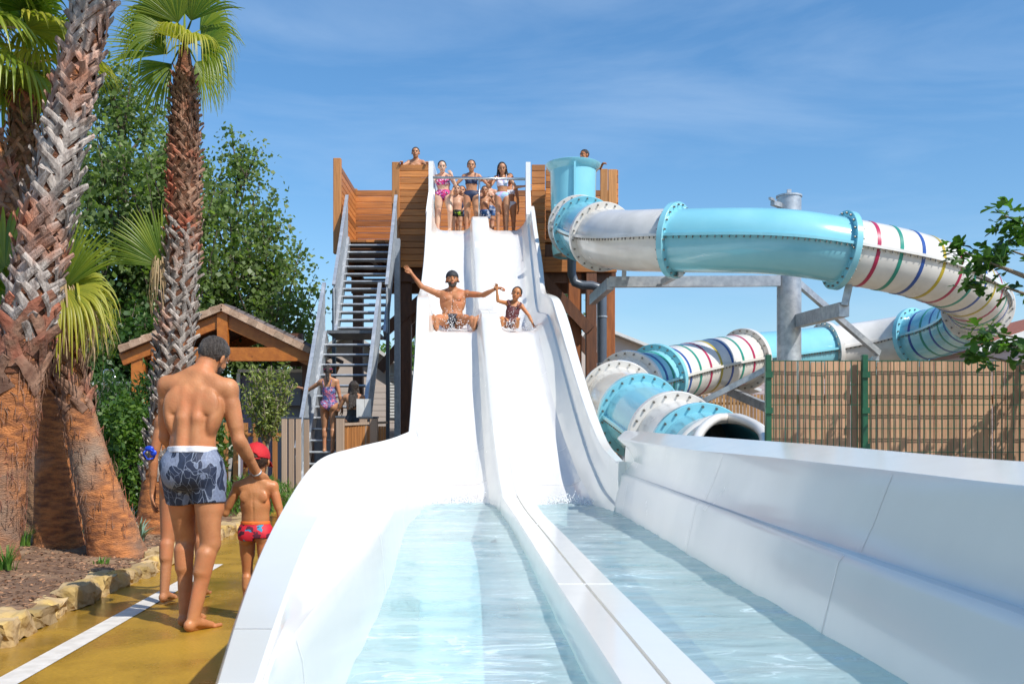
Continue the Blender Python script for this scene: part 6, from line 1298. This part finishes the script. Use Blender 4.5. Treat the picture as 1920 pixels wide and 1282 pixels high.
wo = person('woman walking ahead, mostly hidden behind the man, blue goggles on her arm', (PX(346, 7.05), 7.05, .87), h=1.60, head=6, fem=True, skin='skin_tan', hair='bun', hairm='hair_brown', armL=((-.20, .0, -1), (-.04, .12, -1), (0, .1, -1), (1, 0, 0), .4), armR=((.1, .3, -1), (-.1, .7, -.6), (0, .9, -.2), (-1, 0, 0), .4),
    legL=((-.05, -.1, -1), (-.02, -.2, -1), (.25, 1, 0)), legR=((.04, .25, -1), (.02, -.12, -1), (0, 1, 0)), vox=.007, clothes=[brief('black_cloth', .05), bikini_top('navy')])
m = MB(); c_ = Vector(wo['AR'][-1]['el']) + Vector((-.01, -.03, .06)); m.ball(c_ + Vector((0, -.02, .02)), .026, 10, (1.3, .5, .8)); m.ball(c_ + Vector((.03, -.02, -.01)), .024, 10, (1, .5, 1)); m.tube([c_ + Vector((.035 * math.cos(a / 3.2), -.02 + .02 * math.sin(a), -.02 - .035 * math.sin(a / 3.2))) for a in range(20)], .006, 6); tag(m.build('swim_goggles', 'blue_plastic', smooth=True), 'blue swimming goggles hooked on the hidden woman\'s arm', 'goggles')
# girls on the stair
person('girl in purple patterned swimsuit and pink goggles climbing the metal stairs, hand on rail', (PX(617, 17.7), 17.7, 1.02 + .86), h=1.60, head=-4, fem=True, w=.95, skin='skin_girl', hair='pony', hairm='hair_dark', neck=(8, 0, 0), chest=(0, 3, -3),
    armL=((-.75, .25, -.42), (-.85, .35, .22), (-.9, .2, 0), (0, 0, -1), .6), armR=((.22, .0, -1), (.1, .35, -1), (0, .3, -1), (-1, 0, 0), .4), legL=((-.02, .12, -1), (0, -.08, -1), (0, 1, 0)), legR=((.0, -.02, -1), (-.03, -.05, -1), (.2, 1, 0)), face=False, clothes=[onepiece('ethnic_print', .07, .03), goggles('pink_plastic')])
person('girl in black low backed swimsuit with long wet hair on the lowest stairs', (PX(663, 17.45), 17.45, 1.60), h=1.56, head=4, fem=True, w=1.0, skin='skin_girl', hair='wet', hairm='hair_dark', chest=(0, 5, 0),
    armL=((-.45, .25, -.8), (.1, .75, .55), (0, .6, .7), (1, 0, 0), .6), armR=((.35, .1, -.9), (.1, .6, -.5), (0, .9, -.2), (-1, 0, 0), .4), legL=((-.02, .5, -.85), (0, -.3, -1), (0, 1, 0)), legR=((.03, 0, -1), (0, -.05, -1), (0, 1, 0)), face=False, clothes=[onepiece('black_cloth', .07, -.05), goggles('cloth_white')])
# sliding man and girl
sm = person('bearded man in a black backwards cap sliding down with both arms spread wide', (PX(848, 16.75), 16.75, 3.26), h=1.86, head=180, headk=1.14, w=1.2, skin='skin_tan', hair='short', hairm='hair_dark', lean=(0, -14, 0), chest=(0, 4, 0), neck=(4, 10, 3), muscle=1.2,
    armR=((.86, .30, .34), (.62, .15, .80), (.55, .2, .6), (-.2, 1, .2), .25), armL=((-.90, .40, -.12), (-.82, .50, .34), (-.98, .1, .1), (0, -.1, -1), .85),
    legR=((.38, .88, -.08), (-.20, .97, -.42), (.10, -.2, 1)), legL=((-.50, .82, -.08), (-.12, .97, -.42), (-.12, -.2, 1)), vox=.0065, beard='hair_grey', clothes=[cap('cap_black', True), brief('black_dots', .035, .05, 'swim_briefs', .007), band(-1, 'black_cloth', .022, .3, .006, 'wristband', .025)])
sg = person('little girl in a maroon ruffled swimsuit sliding beside the bearded man, one hand held up', (PX(957, 16.5), 16.5, 3.17), h=1.28, headk=1.08, head=180, child=True, fem=False, skin='skin_child', hair='bun', hairm='hair_dark', lean=(0, -4, -9), chest=(0, 6, -3), neck=(-6, 6, -4),
    armR=((.60, .7, .05), (.10, .25, 1), (.05, .1, 1), (0, 1, 0), .6), armL=((-.55, .30, -.75), (-.38, .35, -.85), (-.3, .4, -.8), (1, 0, 0), .4), legR=((.22, .9, .12), (0, 1, -.45), (.1, .5, 1)), legL=((-.18, .9, .12), (0, 1, -.45), (-.1, .5, 1)), vox=.006, clothes=[onepiece('maroon', .065, .03)])
m = MB()
for i, s in enumerate((-1, 1)): m.tube(catmull([sg['c'](s * .05, .06, .06), sg['c'](s * .085, .03, .115), sg['c'](s * .075, -.03, .13)], 5), .017, 8)
m.build('ruffle', 'maroon', sg['body'], smooth=True)
# children waiting at the top (deck at 5.78)
DK = 5.79
def stand(label, px, Y, h, head=180, z=DK, **k):
    k.setdefault('headk', 1.16 if not k.get('child') else 1.06)
    lf = .93 if k.get('child') else 1
    zc = z + h * (.012 + .485 * lf) + .078 * h / 1.75
    return person(label, (PX(px, Y), Y, zc), h=h, head=head, group=None, **k)
stand('woman in pink flowered bikini with one hand raised to her forehead at the slide top', 832, 21.95, 1.64, fem=True, fat=1.16, skin='skin_pale', hair='bun', hairm='hair_dark', neck=(6, 14, 0), chest=(0, 3, 4), armL=((-.45, .35, -.82), (.35, .25, 1), (.5, -.2, .8), (0, -1, 0), .3), armR=((.3, .1, -1), (-.2, .7, -.6), (0, .9, -.2), (1, 0, 0), .4),
      legL=((-.12, .40, -.9), (.05, -.42, -1), (0, 1, 0)), legR=((.05, 0, -1), (0, -.02, -1), (.1, 1, 0)), clothes=[bikini_top('pink_floral', -.03, .05, False), brief('pink_floral', .065, .06)])
stand('girl in navy blue bikini standing in the middle of the slide top', 884, 21.95, 1.66, fem=True, skin='skin_girl', hair='bun', hairm='hair_dark', neck=(0, 8, 0), armR=((.72, .1, -.75), (.25, .6, -.75), (0, .6, -.6), (0, 0, -1), .5), armL=((-.62, .25, -.6), (-.6, .6, .35), (-.5, .6, 0), (0, 0, -1), .7), clothes=[bikini_top('navy', -.025, .055, True, False), brief('navy', .045, .055)])
stand('girl in lilac bikini with long dark hair looking down, hand on the white fin', 942, 21.9, 1.60, fem=True, w=.95, skin='skin_girl', hair='long', hairm='hair_dark', neck=(4, 22, 4), armL=((-.55, .2, -.8), (-.95, .2, .05), (-.9, .1, .3), (0, 0, -1), .5), armR=((.4, .3, -.75), (.5, .7, .3), (.4, .6, .1), (0, 0, -1), .6), clothes=[bikini_top('lilac_print', -.035, .06), brief('lilac_print', .04, .05)])
stand('thin boy in black and green trunks between the pink and navy bikinis', 857, 22.55, 1.30, child=True, skin='skin_fair', hair='short', hairm='hair_dark', armR=((.3, .2, -1), (-.3, .7, -.6), (0, .9, -.2), (1, 0, 0), .4), armL=((-.3, .2, -1), (.4, .7, -.6), (0, .9, -.2), (-1, 0, 0), .4), clothes=[trunks('green_trunks', .3, None, .03)])
stand('long haired girl peering out behind the thin boy', 866, 23.1, 1.42, fem=True, child=True, skin='skin_girl', hair='long', hairm='hair_brown', clothes=[onepiece('navy', .06, .03)])
stand('dark haired boy standing at the back right of the navy bikini girl', 916, 23.1, 1.60, child=False, w=.85, skin='skin_fair', hair='short', hairm='hair_dark', clothes=[trunks('blue_trunks', .4, None, .04)])
stand('child in blue trunks shading the eyes with both hands behind the bar post', 909, 22.5, 1.26, child=True, skin='skin_girl', hair='short', hairm='hair_brown', neck=(0, 5, 0), armL=((-.4, .5, -.6), (.45, .35, .9), (.6, .1, .6), (0, -1, 0), .4), armR=((.4, .5, -.6), (-.45, .35, .9), (-.6, .1, .6), (0, -1, 0), .4), clothes=[trunks('blue_trunks', .45, None, .04), band(-1, 'black_cloth', .021, .2, .006, 'wristband', .04)])
stand('girl with a white strap standing just behind the lilac bikini girl', 955, 22.5, 1.52, fem=True, skin='skin_tan', hair='wet', hairm='hair_brown', neck=(20, 0, 0), clothes=[bikini_top('cloth_white', -.02, .045), brief('cloth_white', .03, .05)])
for x0, x1, z_ in ((-2.6, -1.9, 6.33), (.8, 2.3, 6.21)):
    m = MB(); m.bx(x0, x1, 22.6, 23.4, 5.79, z_); m.build('raised_step', 'plank_h', tower)
stand('smiling dark haired boy leaning on top of the left plank box', 780, 22.75, 1.62, z=6.34, w=.9, skin='skin_girl', hair='short', hairm='hair_dark', lean=(0, 8, 0), neck=(0, -6, 0), armR=((.55, .6, -.5), (-.2, 1, .15), (0, 1, 0), (0, 0, -1), .4), armL=((-.6, .5, -.5), (.2, 1, .15), (0, 1, 0), (0, 0, -1), .4), clothes=[trunks('navy', .4, None, .04)])
stand('short haired man looking aside behind the turquoise start drum', 1098, 22.6, 1.66, z=6.22, head=150, skin='skin_tan', hair='short', hairm='hair_dark', neck=(-20, 6, 0), armL=((-.75, .35, -.5), (-.7, .8, .12), (-.7, .7, 0), (0, 0, -1), .4), armR=((.2, .1, -1), (0, .3, -1), (0, .3, -1), (1, 0, 0), .4), clothes=[trunks('navy', .4, None, .04)])
# spray around the riders
def spray(c, rad, n, lab, seed, up=.5):
    rr = random.Random(seed); m = MB()
    for _ in range(n):
        a = rr.uniform(0, 6.28); r = abs(rr.gauss(0, .5)); z = abs(rr.gauss(0, up * .45)); s = rr.uniform(.003, .007) * (1.2 if z < .15 else .8)
        m.ball((c[0] + math.cos(a) * r * rad[0], c[1] + math.sin(a) * r * rad[1], c[2] + z), s, 6, (1, 1, rr.uniform(.8, 1.6)))
    tag(m.build('water_spray', 'water_drop', smooth=True), lab, 'water spray', kind='stuff')
spray((PX(850, 16.3), 16.0, 3.0), (.42, .35), 240, 'white water droplets flying up around the sliding man', 1, .55); spray((PX(962, 16.1), 15.95, 2.98), (.33, .25), 190, 'white water droplets flying up around the sliding girl', 2, .4)
spray((-.65, 11.55, .45), (.6, .18), 500, 'droplets kicked up where the left lane meets the water', 3, .1); spray((.6, 11.4, .45), (.55, .2), 500, 'droplets kicked up where the right lane meets the water', 4, .1)
